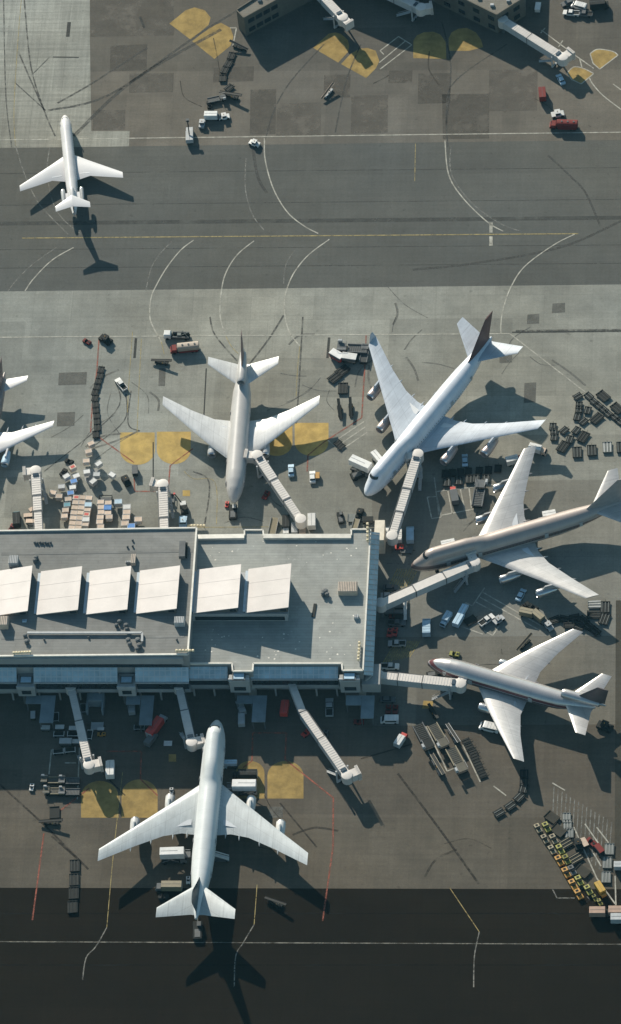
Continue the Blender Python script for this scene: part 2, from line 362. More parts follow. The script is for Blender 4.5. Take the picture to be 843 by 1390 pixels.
for (cx,cy,nn) in ((150,560,9),(330,720,4),(440,500,8),(560,460,6),(640,720,5),(610,900,6),(300,1130,5),(450,1120,7),(620,1120,7),(250,120,8),(560,130,8),(700,150,5),(740,460,4)):
    for k in range(nn):
        x=cx+rr_.uniform(-70,70); y=cy+rr_.uniform(-35,35); a=rr_.uniform(0,6.28); L_=rr_.uniform(25,80); b=a+rr_.uniform(-.8,.8)
        scf.append((rr_.choice((.3,.3,.45,.7)),[(x,y),(x+L_*.5*math.cos(a),y+L_*.4*math.sin(a)),(x+L_*(.5*math.cos(a)+.5*math.cos(b)),y+L_*(.4*math.sin(a)+.4*math.sin(b)))]))
marks('faint_tyre_scuffs',marking('faint_scuff',(.17,.167,.148),.97,.8,.2),[i for i in scf if 380<pmax(i)<850],.027,.3)
marks('dark_tyre_scuffs',marking('dark_scuff',(.065,.056,.044),.98,.8,.2),[i for i in scf if not 380<pmax(i)<850][::4],.027,.25)
sm=[(rr_.choice((.2,.3,.9,1.6)),[(XL/6,y+(200-y)*0),(900,y-(11 if y<330 else 9))]) for y in (238,281,306,341,366)]
marks('paving_seams',marking('asphalt_seam',(.086,.086,.078),.98,.8,.08),sm,.021,.25)
sm2=[(.5,[(XL/6,y),(900,y)]) for y in (1240,1310)]
marks('south_paving_seams',marking('south_asphalt_seam',(.009,.008,.006),.95,.8,.08),sm2,.021,.25)
crk=[(.8,[(184.6,459),(182.5,486)]),(.8,[(446.8,458),(444.5,486)]),(.5,[(72,77.5),(107,78)]),(1.2,[(94,30),(92,50)]),(.8,[(190,23),(196,38)]),(.5,[(695,451),(860,449)]),(.4,[(208,600),(208,655)]),(.4,[(280,500),(276,580)])]
marks('tar_strips',M_CRACK,crk,.03,.5)
def dpoly(name,mat,polys,z):
    mb=MB()
    for pl in polys: mb.poly([tuple(at(x,y))[:2]+(z,) for x,y in pl])
    return sheet(name,mb,mat)
def arc_pad(x0,x1,y0,y1,up):
    # flat on one end, half-round on the other
    xm=(x0+x1)/2; r=(x1-x0)/2; pts=[]
    ry=min(r*.82,abs(y1-y0)*.6)
    if up:
        yc=y0+ry; pts=[(x0,y1),(x1,y1)]+[(xm+r*math.cos(a),yc-ry*math.sin(a)) for a in [math.pi*i/14 for i in range(15)]]
    else:
        yc=y1-ry; pts=[(x1,y0),(x0,y0)]+[(xm-r*math.cos(a),yc+ry*math.sin(a)) for a in [math.pi*i/14 for i in range(15)]]
    return pts
pads=[arc_pad(163,210,587,631,0),arc_pad(213,259,586,630,0),arc_pad(354,397,575,619,0),arc_pad(400,446,574,619,0),
 arc_pad(110,161,1060,1110,1),arc_pad(165,214,1058,1110,1),arc_pad(320,359,1033,1084,1),arc_pad(363,412,1033,1084,1),
 [(230,32),(252,14),(264,10),(278,14),(286,24),(283,34),(259,54)],[(261,56),(286,36),(300,31),(313,38),(317,50),(313,62),(291,80)],
 [(425,65),(446,46),(455,44),(463,46),(472,54),(474,62),(473,70),(459,85)],[(463,87),(476,73),(488,66),(499,65),(510,69),(515,83),(510,93),(497,106)],
 [(561,79),(561,55),(566,48),(575,44),(588,43),(598,47),(605,57),(606,80)],[(609,69),(609,52),(613,44),(622,39),(634,38),(646,44),(653,54),(656,64),(637,69)],
 [(801,73),(808,68),(816,67),(832,70),(839,75),(814,94),(805,86)],[(770,99),(779,91),(792,93),(806,100),(789,114),(776,108)],[(222,667),(222,661),(262,661)][:0] or [(248,665.5),(258,665.5),(258,673.5),(248,673.5)],
 [(575,951),(589,952),(586,962),(573,962)],[(229,1024),(239,1024),(239,1034),(229,1034)]]
M_PADD=marking('darker_ochre_pad_paint',(.38,.265,.095),.35,.8,.25)  # darker ochre for the pads at the south and the top
for i,pl in enumerate(pads): dpoly('ochre_ground_pad',M_PAD if i<4 or i==16 else M_PADD,[pl],.022+.0004*i)
dpoly('repair_patches',M_PATCH,[[(716,427),(732,426),(732,439),(715,440)],[(750,412),(767,411),(767,424),(749,425)],[(678,482),(695,481),(695,492),(678,493)],[(712,520),(728,519),(727,546),(711,547)],[(318,395),(318,395.1),(319,395)],
  [(78,560),(102,559),(101,578),(77,579)],[(80,506),(118,505),(117,522),(79,523)],[(216,500),(225,500),(224,524),(215,524)],[(365,1095),(384,1095),(384,1110),(365,1110)],[(500,480),(500,480.1),(501,480)]],.024)
dpoly('north_repair_patches',M_PATCHN,[[(290,92),(345,90),(344,110),(289,112)],[(568,100),(612,99),(611,140),(567,141)],[(600,128),(664,127),(664,188),(601,189)],[(440,102),(476,101),(475,132),(439,133)],[(340,122),(375,121),(374,182),(339,183)],[(528,96),(560,95),(559,112),(527,113)],[(150,62),(200,60),(199,95),(149,97)]],.0245)
dpoly('pale_north_patches',marking('pale_north_patch',(.145,.130,.108),.9,.8,.12),[[(176,100),(236,99),(235,125),(175,126)],[(123,50),(236,48),(236,0),(122,0)],[(376,140),(436,139),(435,184),(375,185)],[(664,95),(730,94),(729,150),(663,151)],[(477,130),(527,129),(526,180),(476,181)],[(126,150),(170,149),(170,176),(126,177)]],.0235)
dpoly('pale_patches',M_GREYP,[[(114,636),(136,637),(134,650),(124,660),(115,652)]],.026)
# ------------------------------------------------------------------ aircraft
def ell(x,cz,hw,hh,n=28,hump=None,cy=0):
    r=[]
    for i in range(n):
        a=2*math.pi*i/n; y=hw*math.cos(a); z=hh*math.sin(a)
        if hump and z>0:
            hz,hr=hump  # upper lobe centre above cz, radius
            dx,dz=math.cos(a),math.sin(a)
            b=dz*hz; disc=b*b-(hz*hz-hr*hr)
            if disc>0:
                t=b+math.sqrt(disc)
                if t>math.hypot(y,z): y,z=dx*t,dz*t
        r.append((x,cy+y,cz+z))
    return r
def interp(tab,x):
    for i in range(len(tab)-1):
        if tab[i][0]<=x<=tab[i+1][0]:
            t=(x-tab[i][0])/(tab[i+1][0]-tab[i][0]); t2=t
            return [tab[i][k]+(tab[i+1][k]-tab[i][k])*t2 for k in range(1,len(tab[i]))]
    return list(tab[-1][1:])
AF=[(1,0),(.9,.18),(.7,.42),(.45,.52),(.2,.46),(.06,.28),(0,0),(.06,-.22),(.2,-.34),(.45,-.36),(.7,-.24),(.9,-.08)]
def wing_mb(secs,vert=False,side=1):
    rings=[]
    for (y,xle,ch,z,th) in secs:
        if vert: rings.append([(-(xle+a*ch),b*th,z) for a,b in AF])
        else: rings.append([(-(xle+a*ch),side*y,z+b*th) for a,b in AF])
    return MB().loft(rings)
def dense(secs,k=1): return secs
def wingmat(name,c,rough=.4,metal=0):
    m,N,L=nt(name); b=N['Principled BSDF']; b.inputs['Roughness'].default_value=rough; b.inputs['Metallic'].default_value=metal
    tc=N.new('ShaderNodeTexCoord'); sp=N.new('ShaderNodeSeparateXYZ'); L.new(tc.outputs['Object'],sp.inputs[0]); X,Y,Z=sp.outputs
    f=mapr(N,L,noise(N,L,tc.outputs['Object'],.25,5,.65),.3,.7,.86,1.08)
    f=mth(N,L,'MULTIPLY',f,mapr(N,L,noise(N,L,scalev(N,L,tc.outputs['Object'],(.12,1.6,.1)),1,4,.6),.3,.7,.88,1.06))
    ln=mth(N,L,'LESS_THAN',mth(N,L,'FRACT',mth(N,L,'DIVIDE',Y,3.9)),.045)
    ln2=mth(N,L,'LESS_THAN',mth(N,L,'FRACT',mth(N,L,'DIVIDE',mth(N,L,'ADD',X,mth(N,L,'MULTIPLY',mth(N,L,'ABSOLUTE',Y),.72)),5.3)),.03)
    f=mth(N,L,'MULTIPLY',f,mapr(N,L,mth(N,L,'MAXIMUM',ln,ln2),0,1,1,.82))
    L.new(mul(N,L,(c[0],c[1],c[2],1),f),b.inputs['Base Color']); return m
def livery(name,base,top=None,stripes=(),metal=0,rough=.35,win=None,belly=None):
    """object-space fuselage paint: stripes [(z0,z1,colour,x0,x1)], win=(z,pitch)"""
    m,N,L=nt(name); b=N['Principled BSDF']; b.inputs['Roughness'].default_value=rough
    tc=N.new('ShaderNodeTexCoord'); sp=N.new('ShaderNodeSeparateXYZ'); L.new(tc.outputs['Object'],sp.inputs[0]); X,Y,Z=sp.outputs
    f=mapr(N,L,noise(N,L,tc.outputs['Object'],.35,4),.3,.7,.93,1.04)
    rings=mth(N,L,'LESS_THAN',mth(N,L,'FRACT',mth(N,L,'DIVIDE',X,3.3)),.03)
    f=mth(N,L,'MULTIPLY',f,mapr(N,L,rings,0,1,1,.88))
    c=mul(N,L,base+(1,),f); mt=None
    def inb(v,a,b_): return mth(N,L,'MULTIPLY',mth(N,L,'GREATER_THAN',v,a),mth(N,L,'LESS_THAN',v,b_))
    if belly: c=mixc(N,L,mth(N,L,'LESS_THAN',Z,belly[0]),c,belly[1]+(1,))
    msk=None
    for s in stripes:
        k=inb(Z,s[0],s[1])
        if len(s)>3: k=mth(N,L,'MULTIPLY',k,inb(X,s[3],s[4]))
        c=mixc(N,L,k,c,s[2]+(1,)); msk=k if msk is None else mth(N,L,'MAXIMUM',msk,k)
    if win:
        k=inb(Z,win[0]-.18,win[0]+.18); k=mth(N,L,'MULTIPLY',k,mth(N,L,'LESS_THAN',mth(N,L,'FRACT',mth(N,L,'DIVIDE',X,1.02)),.36))
        k=mth(N,L,'MULTIPLY',k,inb(X,win[1],win[2])); c=mixc(N,L,k,c,(.02,.02,.025,1))
    if metal:
        b.inputs['Metallic'].default_value=metal
        if msk is not None: L.new(mapr(N,L,msk,0,1,metal,.1),b.inputs['Metallic'])
    L.new(c,b.inputs['Base Color']); return m
def nacelle(par,x,y,z,ln,r,mat,mat2=None,parts=True,lipm=None):
    n=20
    e=MB(); rings=[]
    prof=[(0,.80),(.03,.93),(.10,1.0),(.3,1.02),(.55,.97),(.8,.82),(1,.66)]
    for t,k in prof: rings.append([(-(x+t*ln),y+r*k*math.cos(2*math.pi*i/n),z+r*k*math.sin(2*math.pi*i/n)) for i in range(n)])
    e.loft(rings,False)
    inner=[[(-(x+t*ln),y+r*k*math.cos(2*math.pi*i/n),z+r*k*math.sin(2*math.pi*i/n)) for i in range(n)] for t,k in ((0,.80),(.05,.74),(.2,.74))]
    e.loft(inner,False)
    en=P('engine',e,mat,par,50)
    fan=MB().cyl((-(x+.19*ln),y,z),(-(x+.24*ln),y,z),r*.75,r*.75,n); P('fan',fan,DARK,en)
    sp=MB().cyl((-(x+.19*ln),y,z),(-(x+.11*ln),y,z),r*.22,r*.03,10); P('spinner',sp,GREY,en,40)
    ex=MB().cyl((-(x+.93*ln),y,z),(-(x+1.16*ln),y,z),r*.5,r*.14,14); P('exhaust_cone',ex,ENGM,en,40)
    if lipm:
        lp=MB().loft([[(-(x+t*ln),y+r*k*math.cos(2*math.pi*i/n),z+r*k*math.sin(2*math.pi*i/n)) for i in range(n)] for t,k in ((-.004,.79),(.028,.94),(.085,1.003),(.085,1.0))],False); P('intake_lip',lp,lipm,en,50)
    return en
def gear(par,x,y,zt,nw,wr=.55,ax=1):
    s=MB().cyl((-x,y,wr*.8),(-x,y,zt),.16,.22,8)
    if ax>1: s.bar((-x-1.0,y,wr),(-x+1.0,y,wr),.25,.25)
    gg=P('landing_gear',s,GREY,par)
    for a in range(ax):
        xx=x+(0 if ax==1 else (a-.5)*1.7)
        for sy in (-1,1):
            w=MB().cyl((-xx,y+sy*.35,wr),(-xx,y+sy*.75,wr),wr,wr,14); P('wheel',w,BLACK,gg)
def airliner(label,nose,head,sc,spec,mats,dx=0):
    t=T('airliner',label,'airplane',(nose[0]*1.0,nose[1]*1.0,0),head,'airliners parked around the terminal')
    c=-spec['L']/2
    # root at mid fuselage: children are offset by +L/2
    off=spec['L']/2
    t.location=(nose[0]-math.cos(head)*off*sc,nose[1]-math.sin(head)*off*sc,0)
    class PP: pass
    def fix(o): 
        o.location.x+=off
        return o
    kids=[]
    fu=MB(); rings=[]
    tab=spec['fus']; xs=sorted(set([r_[0] for r_ in tab]+[i*1.5 for i in range(int(tab[-1][0]/1.5))]+[.15,.4,.8]))
    for x in xs:
        if x>tab[-1][0]: continue
        cz,hw,hh,*h=interp(tab,x); rings.append(ell(-x,cz,max(hw,.02),max(hh,.02),32,(h[0],h[1]) if h and h[1]>.05 else None))
    fu.loft(rings)
    f=P('fuselage',fu,mats['fus'],t,60); fix(f)
    for q in spec.get('glass',[]):
        P('cockpit_window',q,GLASS,f)
    # doors
    for (dxx,dz,sd,w) in spec.get('doors',[]):
        hw=interp(tab,dxx)[1]; 
        d=MB().box(-dxx-w/2,-dxx+w/2,sd*hw-.05 if sd>0 else -hw-.02,sd*hw+.02 if sd>0 else -hw+.05,dz,dz+1.9); P('door',d,mats.get('door',LTGREY),f)
    for sd in (1,-1):
        w=P('wing',wing_mb(spec['wing'],side=sd),mats['wing'],t,40); fix(w)
        for (yy,x0,ln,zz) in spec.get('fair',[]):
            P('flap_track_fairing',MB().loft([[( -(x0+tt*ln),sd*yy+.22*k*math.cos(a),zz+.30*k*math.sin(a)) for a in [2*math.pi*i/8 for i in range(8)]] for tt,k in ((0,.3),(.3,1),(.7,.9),(1,.1))]),mats['wing'],w,50)
        for fl in spec.get('flap',[]):
            # thin recessed seam: spoiler panel standing slightly proud
            (y0,xa,y1,xb,ch,z0,z1)=fl
            a=[(-xa,sd*y0,z0),(-xb,sd*y1,z1),(-(xb+ch*.8),sd*y1,z1-.05),(-(xa+ch),sd*y0,z0-.05)]
            mb=MB(); mb.add(a+[(p[0],p[1],p[2]-.05) for p in a],[(0,1,2,3),(7,6,5,4),(0,4,5,1),(1,5,6,2),(2,6,7,3),(3,7,4,0)])
            P('spoiler_panel',mb,mats['panel'],w)
        if 'winglet' in spec:
            P('winglet',wing_mb([(y,x,c_,z,th) for (y,x,c_,z,th) in spec['winglet']],side=sd),mats['wing'],w,40)
        s=P('tailplane',wing_mb(spec['stab'],side=sd),mats['wing'],t,40); fix(s)
        for (x,y,z,ln,r) in spec['eng']:
            if y==0: continue
            e=nacelle(t,x,sd*y,z,ln,r,mats['eng'],lipm=mats.get('lip',SILVER)); fix(e)
            if spec.get('side'):
                py=MB().box(-(x+ln*.75),-(x+ln*.25),min(sd*1.2,sd*(y-r*.7)),max(sd*1.2,sd*(y-r*.7)),z-.12,z+.12)
            else:
                wz=interp([(q[0],q[3]) for q in spec['wing']],y)[0]; wx=interp([(q[0],q[1]) for q in spec['wing']],y)[0]
                py=MB().prism([(-(x+ln*.25),z+r*.7),(-(x+ln*.45),wz+.15),(-(wx+3.2),wz+.1),(-(x+ln*1.15),z+r*.1)],sd*y-.22,sd*y+.22)
            P('pylon',py,mats.get('pylon',mats['wing']),e)
    fn=P('fin',wing_mb(spec['fin'],True),mats['fin'],t,40); fix(fn)
    rd=spec['fin'][-1]; r0=spec['fin'][1] if len(spec['fin'])>2 else spec['fin'][0]
    if 'centre' in spec:
        (x,z,ln,r)=spec['centre']; fix(nacelle(t,x,0,z,ln,r,mats.get('ceng',mats['fus'])))
    for gq in spec['gear']: fix2=gear; 
    for gq in spec['gear']:
        before=len(t.children); gear(t,*gq)
    for ch in t.children:
        if ch.name.startswith('landing_gear'): ch.location.x+=off
    t.scale=(sc,sc,sc)
    # beacon + antenna
    return t
def cockpit(x0,x1,zc,hw,tilt,n=1):
    # wrap-around windscreen band sitting proud of the nose
    mb=MB(); pts=[]
    for a in range(-4,5):
        t=a/4*1.15
        pts.append(((x0+(x1-x0)*(1-math.cos(t))),hw*math.sin(t)/math.sin(1.15)))
    v=[]
    for x,y in pts: v.append((-x,y,zc)); 
    for x,y in pts: v.append((-(x+tilt),y*.88,zc+.75))
    nn=len(pts); mb.add(v,[(i,i+1,i+1+nn,i+nn) for i in range(nn-1)])
    return mb
F747=[(0,5.6,.05,.05,0,0),(.4,5.6,.75,.8,0,0),(1.5,5.55,1.55,1.7,0,0),(3,5.55,2.15,2.4,.9,1.7),(5,5.55,2.65,2.9,2.2,2.15),(7,5.6,2.95,3.15,2.75,2.3),(10,5.65,3.2,3.3,2.65,2.35),(18,5.7,3.25,3.4,2.5,2.3),(22,5.7,3.25,3.45,1.9,2.1),(26,5.75,3.25,3.5,.7,1.8),(30,5.8,3.25,3.55,.1,.1),(46,5.85,3.25,3.5,0,0),(52,6.2,3.0,3.15,0,0),(58,6.9,2.3,2.5,0,0),(63,7.5,1.5,1.75,0,0),(67,7.9,.75,.95,0,0),(68.6,8.0,.35,.4,0,0)]
G747=[]
def spec747(b4=False,pw=False):
    tip=31.0 if b4 else 29.8; xt=47 if b4 else 45.5
    s=dict(L=70,fus=F747,wing=[(0,18.5,20.5,3.7,2.3),(3.1,21,17.3,4.0,2.1),(7,24.8,13.4,4.55,1.5),(12.2,29.6,10.0,5.1,1.05),(20,36.8,7.0,6.0,.75),(tip,xt,4.1,7.0,.42)],
     stab=[(0,57,10.5,7.9,1.0),(1.5,58,9.4,8.2,.9),(11.1,66.3,3.2,9.8,.3)],
     fin=[(0,53.5,14.5,8.2,1.0),(0,56,11.4,9.6,.9),(0,66.0,4.3,19.3,.35)],
     eng=[(24.2,11.7,2.7,6.3,1.38),(32.8,20.9,3.5,6.3,1.38)],
     gear=[(7.8,0,3,2,.6,1),(31,5.5,4,4,.62,2),(31,-5.5,4,4,.62,2),(34.5,1.9,3.5,4,.62,2),(34.5,-1.9,3.5,4,.62,2)],
     fair=[(5.5,36.0,3.6,4.3),(9.5,36.8,3.6,4.6),(15.5,39.6,3.0,5.3),(21,42.9,2.6,5.8)],
     flap=[(4.5,33.6,11,35.3,1.9,5.02,5.25),(13,36.6,20,41.3,1.5,5.42,6.15)],
     glass=[cockpit(4.0,5.4,9.05,1.55,.55)],
     doors=[(11,5.3,1,1.2),(11,5.3,-1,1.2),(21,5.3,1,1.2),(21,5.3,-1,1.2),(42,5.3,1,1.2),(42,5.3,-1,1.2),(53,5.4,1,1.1),(53,5.4,-1,1.1)])
    if b4: s['winglet']=[(tip,xt+.4,3.7,7.0,.35),(tip+1.0,xt+2.6,1.2,8.9,.12)]
    if b4: s['eng']=[(24.0,11.7,2.7,6.8,1.5),(32.4,20.9,3.5,6.8,1.5)]
    return s
FDC=[(0,4.6,.05,.05,0,0),(.5,4.6,.8,.8,0,0),(2,4.75,1.6,1.65,0,0),(4,4.95,2.3,2.35,0,0),(7,5.1,2.85,2.85,0,0),(10,5.15,3.01,3.01,0,0),(35,5.15,3.01,3.01,0,0),(41,5.5,2.75,2.7,0,0),(46,6.1,1.9,2.0,0,0),(50,6.6,.9,1.1,0,0),(52,6.8,.3,.4,0,0)]
def specDC():
    return dict(L=55,fus=FDC,wing=[(0,14.8,17.5,3.3,2.1),(2.9,17.2,14.6,3.6,1.8),(8,21.3,10.7,4.3,1.1),(15,27.6,7.1,5.3,.7),(23.9,36.0,3.3,6.4,.35)],
     stab=[(0,42,9.5,6.4,.9),(1.8,43.5,7.8,6.7,.8),(10.8,50.0,3.0,8.3,.28)],
     fin=[(0,46.5,8.5,10.2,.9),(0,47.5,7.6,11.2,.8),(0,53.0,3.3,17.6,.3)],
     eng=[(19.2,8.1,2.6,5.6,1.35)],centre=(41.9,9.4,11.5,1.45),
     gear=[(7,0,3,2,.55,1),(29,5.3,4,4,.6,2),(29,-5.3,4,4,.6,2),(29.5,0,3,2,.55,1)],
     fair=[(6.0,29.6,2.6,3.9),(11.5,31.6,2.2,4.4)],
     flap=[(4,27.5,9.5,28.5,1.6,4.35,4.75),(11,30.2,17,33.0,1.1,5.05,5.8)],
     glass=[cockpit(2.3,3.5,6.15,1.35,.9)],doors=[(6.5,4.6,1,1.1),(6.5,4.6,-1,1.1),(14.5,4.6,1,1.2),(14.5,4.6,-1,1.2),(33,4.6,1,1.2),(33,4.6,-1,1.2)])
F727=[(0,3.0,.04,.04,0,0),(.5,3.0,.6,.6,0,0),(2,3.2,1.25,1.3,0,0),(4,3.4,1.7,1.8,0,0),(6,3.5,1.88,2.0,0,0),(30,3.5,1.88,2.0,0,0),(36,3.9,1.6,1.75,0,0),(40,4.5,1.1,1.2,0,0),(43.5,5.1,.6,.65,0,0)]
def spec727():
    return dict(L=46,fus=F727,wing=[(0,15.5,12.5,2.3,1.4),(1.9,17,10.6,2.5,1.2),(6,20.3,6.6,3.0,.7),(16.4,28.0,2.4,4.0,.25)],
     stab=[(0,40.2,4.8,10.4,.45),(5.45,43.9,2.2,10.2,.2)],
     fin=[(0,36,9.0,5.0,.8),(0,36.6,8.4,5.6,.75),(0,41.2,4.6,10.45,.5)],
     eng=[(32.8,2.95,4.6,6.2,.68)],centre=(33.6,6.0,4.5,.72),side=True,
     gear=[(5,0,2,2,.4,1),(23.5,2.9,2.5,2,.55,1),(23.5,-2.9,2.5,2,.55,1)],
     fair=[],flap=[(2.8,24.4,6,25.0,1.1,3.02,3.25)],
     glass=[cockpit(1.6,2.5,3.95,1.0,.8)],doors=[(5,3,1,.9),(5,3,-1,.9)])
F757=[(0,3.6,.04,.04,0,0),(.5,3.6,.65,.65,0,0),(2,3.8,1.3,1.3,0,0),(5,4.1,1.85,1.95,0,0),(8,4.15,1.9,2.05,0,0),(33,4.15,1.9,2.05,0,0),(40,4.8,1.4,1.5,0,0),(45,5.6,.5,.6,0,0),(46.5,5.8,.2,.2,0,0)]
def spec757():
    return dict(L=47,fus=F757,wing=[(0,14,11.5,2.9,1.5),(1.9,15.5,10,3.1,1.3),(6.5,19.0,6.4,3.7,.8),(19,28,2.3,5.2,.28)],
     stab=[(0,38.5,6,5.2,.5),(1,39.2,5.2,5.3,.5),(7.6,43.8,2.0,6.2,.2)],
     fin=[(0,36,8.5,5.6,.6),(0,37,7.4,6.6,.6),(0,43.8,2.9,13.6,.25)],
     eng=[(13.8,6.5,2.2,5.2,1.25)],gear=[(6,0,2,2,.45,1),(24,3.6,3,4,.5,2),(24,-3.6,3,4,.5,2)],
     fair=[(5,24.6,3,3.4),(9.5,25.8,2.6,3.8),(13.5,27,2.2,4.3)],flap=[(3,22.3,6.5,23,1.3,3.75,4.1)],
     glass=[cockpit(1.8,2.8,4.65,1.1,.8)],doors=[(5,3.7,1,.9),(5,3.7,-1,.9),(14,3.7,1,.9)])
PANEL=paint('panel_grey',(.60,.62,.64),.4,0,.05)
PANELW=paint('panel_white',(.70,.70,.70),.4,0,.05)
WW=wingmat('wing_pale_grey',(.52,.55,.55))
WB=wingmat('wing_blue_white',(.52,.56,.61))
WM=wingmat('wing_metal',(.56,.54,.52),.38,.3)
finA=paint('fin_dark_teal',(.05,.075,.085),.4); finB=paint('fin_maroon_brown',(.13,.075,.07),.4)
finC=paint('fin_grey_metal',(.42,.38,.36),.4,.4); finD=paint('fin_dark_metal',(.14,.12,.12),.4,.5); finE=paint('fin_brown_grey',(.20,.15,.14),.4)
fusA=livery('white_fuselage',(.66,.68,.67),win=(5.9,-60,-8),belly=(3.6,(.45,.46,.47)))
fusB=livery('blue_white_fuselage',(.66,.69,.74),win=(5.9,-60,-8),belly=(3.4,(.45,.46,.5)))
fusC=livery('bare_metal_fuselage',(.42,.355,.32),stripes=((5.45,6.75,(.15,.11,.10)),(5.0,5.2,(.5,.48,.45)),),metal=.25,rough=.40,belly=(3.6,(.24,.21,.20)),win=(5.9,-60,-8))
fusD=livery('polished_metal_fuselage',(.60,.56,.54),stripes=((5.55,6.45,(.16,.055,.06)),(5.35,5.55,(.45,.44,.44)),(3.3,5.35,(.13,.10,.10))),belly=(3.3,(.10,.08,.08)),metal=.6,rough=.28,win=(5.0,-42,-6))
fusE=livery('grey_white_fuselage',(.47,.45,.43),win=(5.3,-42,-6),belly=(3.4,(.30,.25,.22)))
fusF=livery('white_pink_fuselage',(.66,.64,.63),win=(3.9,-34,-5),stripes=((3.2,3.5,(.4,.3,.3)),))
fusG=livery('brown_grey_fuselage',(.27,.22,.20),win=(4.4,-36,-5))
def npos(x,y): return (x,y)
PL=[
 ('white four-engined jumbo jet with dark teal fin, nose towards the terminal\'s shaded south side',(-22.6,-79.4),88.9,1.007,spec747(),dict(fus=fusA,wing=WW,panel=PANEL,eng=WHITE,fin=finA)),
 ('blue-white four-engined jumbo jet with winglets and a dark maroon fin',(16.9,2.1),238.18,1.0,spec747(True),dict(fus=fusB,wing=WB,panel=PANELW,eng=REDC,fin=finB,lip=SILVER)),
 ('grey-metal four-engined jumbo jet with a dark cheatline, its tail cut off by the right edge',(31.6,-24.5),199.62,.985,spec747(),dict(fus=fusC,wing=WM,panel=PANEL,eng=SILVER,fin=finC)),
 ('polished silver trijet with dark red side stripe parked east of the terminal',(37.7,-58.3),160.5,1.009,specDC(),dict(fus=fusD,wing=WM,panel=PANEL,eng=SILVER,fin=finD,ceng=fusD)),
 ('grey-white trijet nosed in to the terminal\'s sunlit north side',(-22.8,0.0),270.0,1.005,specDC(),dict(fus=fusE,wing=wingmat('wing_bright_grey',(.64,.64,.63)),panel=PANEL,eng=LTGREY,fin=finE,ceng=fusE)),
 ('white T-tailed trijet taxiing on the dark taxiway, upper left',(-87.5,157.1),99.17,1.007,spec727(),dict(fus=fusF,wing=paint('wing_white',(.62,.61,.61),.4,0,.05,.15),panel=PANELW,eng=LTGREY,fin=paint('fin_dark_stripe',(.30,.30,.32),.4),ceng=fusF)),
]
for a in PL: airliner(a[0],a[1],R(a[2]),*a[3:])
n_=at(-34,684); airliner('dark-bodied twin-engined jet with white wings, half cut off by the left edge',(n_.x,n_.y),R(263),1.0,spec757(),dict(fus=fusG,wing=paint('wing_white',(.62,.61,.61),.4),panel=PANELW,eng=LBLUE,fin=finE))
#PART2
# ------------------------------------------------------------------ terminal
def W(pts,z): return [at(x,y,z) for x,y in pts]
term=T('airport_terminal','long flat-roofed terminal with white sawtooth roof lights and glass canopies','terminal',at(255,905,0))
tl=term.location.copy()
def TP(name,mb,mat,parent=None,smooth=0):
    mb.v=[(v[0]-tl.x,v[1]-tl.y,v[2]-tl.z) for v in mb.v]; return P(name,mb,mat,parent or term,smooth)
HW,HE=19.0,13.0
west=W([(-260,725.5),(267,717.5),(255,889),(-262,894)],HW)
east=W([(266,729),(332,728),(332,720.5),(357,720.5),(358,728),(477,728),(477,719.5),(503,719.5),(492.8,911),(465,911),(464,901.5),(344,901.5),(343,912),(316,912),(315,901.5),(254,901.5)],HE)
TP('west_roof_deck',MB().extr(west,HW-.4,HW),ROOFW)
TP('wall',MB().extr(west,0,HW-.4),CONC)
TP('east_roof_deck',MB().extr(east,HE-.4,HE),ROOF)
TP('wall',MB().extr(east,0,HE-.4),CONC)
def rim(pts,z,h,w_,mat,name='parapet',closed=True,skip=()):
    n=len(pts); 
    for i in range(n if closed else n-1):
        if i in skip: continue
        a=pts[i];b=pts[(i+1)%n]; d=(b-a).normalized()
        nn=Vector((-d.y,d.x,0))
        mid=(a+b)/2
        aa=a-nn*(w_/2-.12)*(-1 if False else 1); bb=b-nn*(w_/2-.12)
        TP(name,MB().bar((a.x,a.y,z+h/2),(b.x,b.y,z+h/2),w_,h),mat)
rim(west,HW,.55,.5,COPING)
rim(east,HE,.55,.45,COPING,skip=(0,4,15))
for a,b in (((266,729),(332,728)),((358,728),(477,728))):
    A=at(*a,HE);B=at(*b,HE); d=Vector((0,-.75,0))
    TP('parapet',MB().bar((A.x,A.y-.5,HE+.45),(B.x,B.y-.5,HE+.45),1.5,.9),COPING)
# south canopies (two-tone glazed lean-to roofs)
def canopy(x0,x1,yb,zt,zb,pr,mat,wl=True):
    # yb: photo row of the wall's foot
    A=at(x0,yb,0);B=at(x1,yb,0); A.y=B.y=(A.y+B.y)/2
    mb=MB(); mb.prism([(A.y,zt),(A.y,zt-.5),(A.y-pr,zb-.5),(A.y-pr,zb)],A.x,B.x)
    mb.v=[(v[1],v[0],v[2]) for v in mb.v]
    TP('glazed_canopy',mb,mat)
    TP('gutter',MB().box(A.x,B.x,A.y-pr-.45,A.y-pr+.05,zb-.55,zb-.05),LTGREY)
    TP('fascia',MB().box(A.x,B.x,A.y-pr+.1,A.y,4.9,6.4),CONC)
    TP('window_strip',MB().box(A.x+.3,B.x-.3,A.y-pr+.25,A.y,6.4,zb-.3),GLASS)
    for k in range(int((B.x-A.x)/6)+1):
        x=A.x+.4+k*6
        if x<B.x-.5: TP('column',MB().box(x,x+.5,A.y-pr+.6,A.y-pr+1.1,0,4.9),CONC)
    return A.y
yw=[(-120,30),(53,166),(190,262)]
for x0,x1 in yw: canopy(x0,x1,941.5,13.6,10.6,3.0,CANOPY)
for x0,x1 in ((262,314),(345,463)): canopy(x0,x1,937,12.2,10.1,2.7,CANOPY)
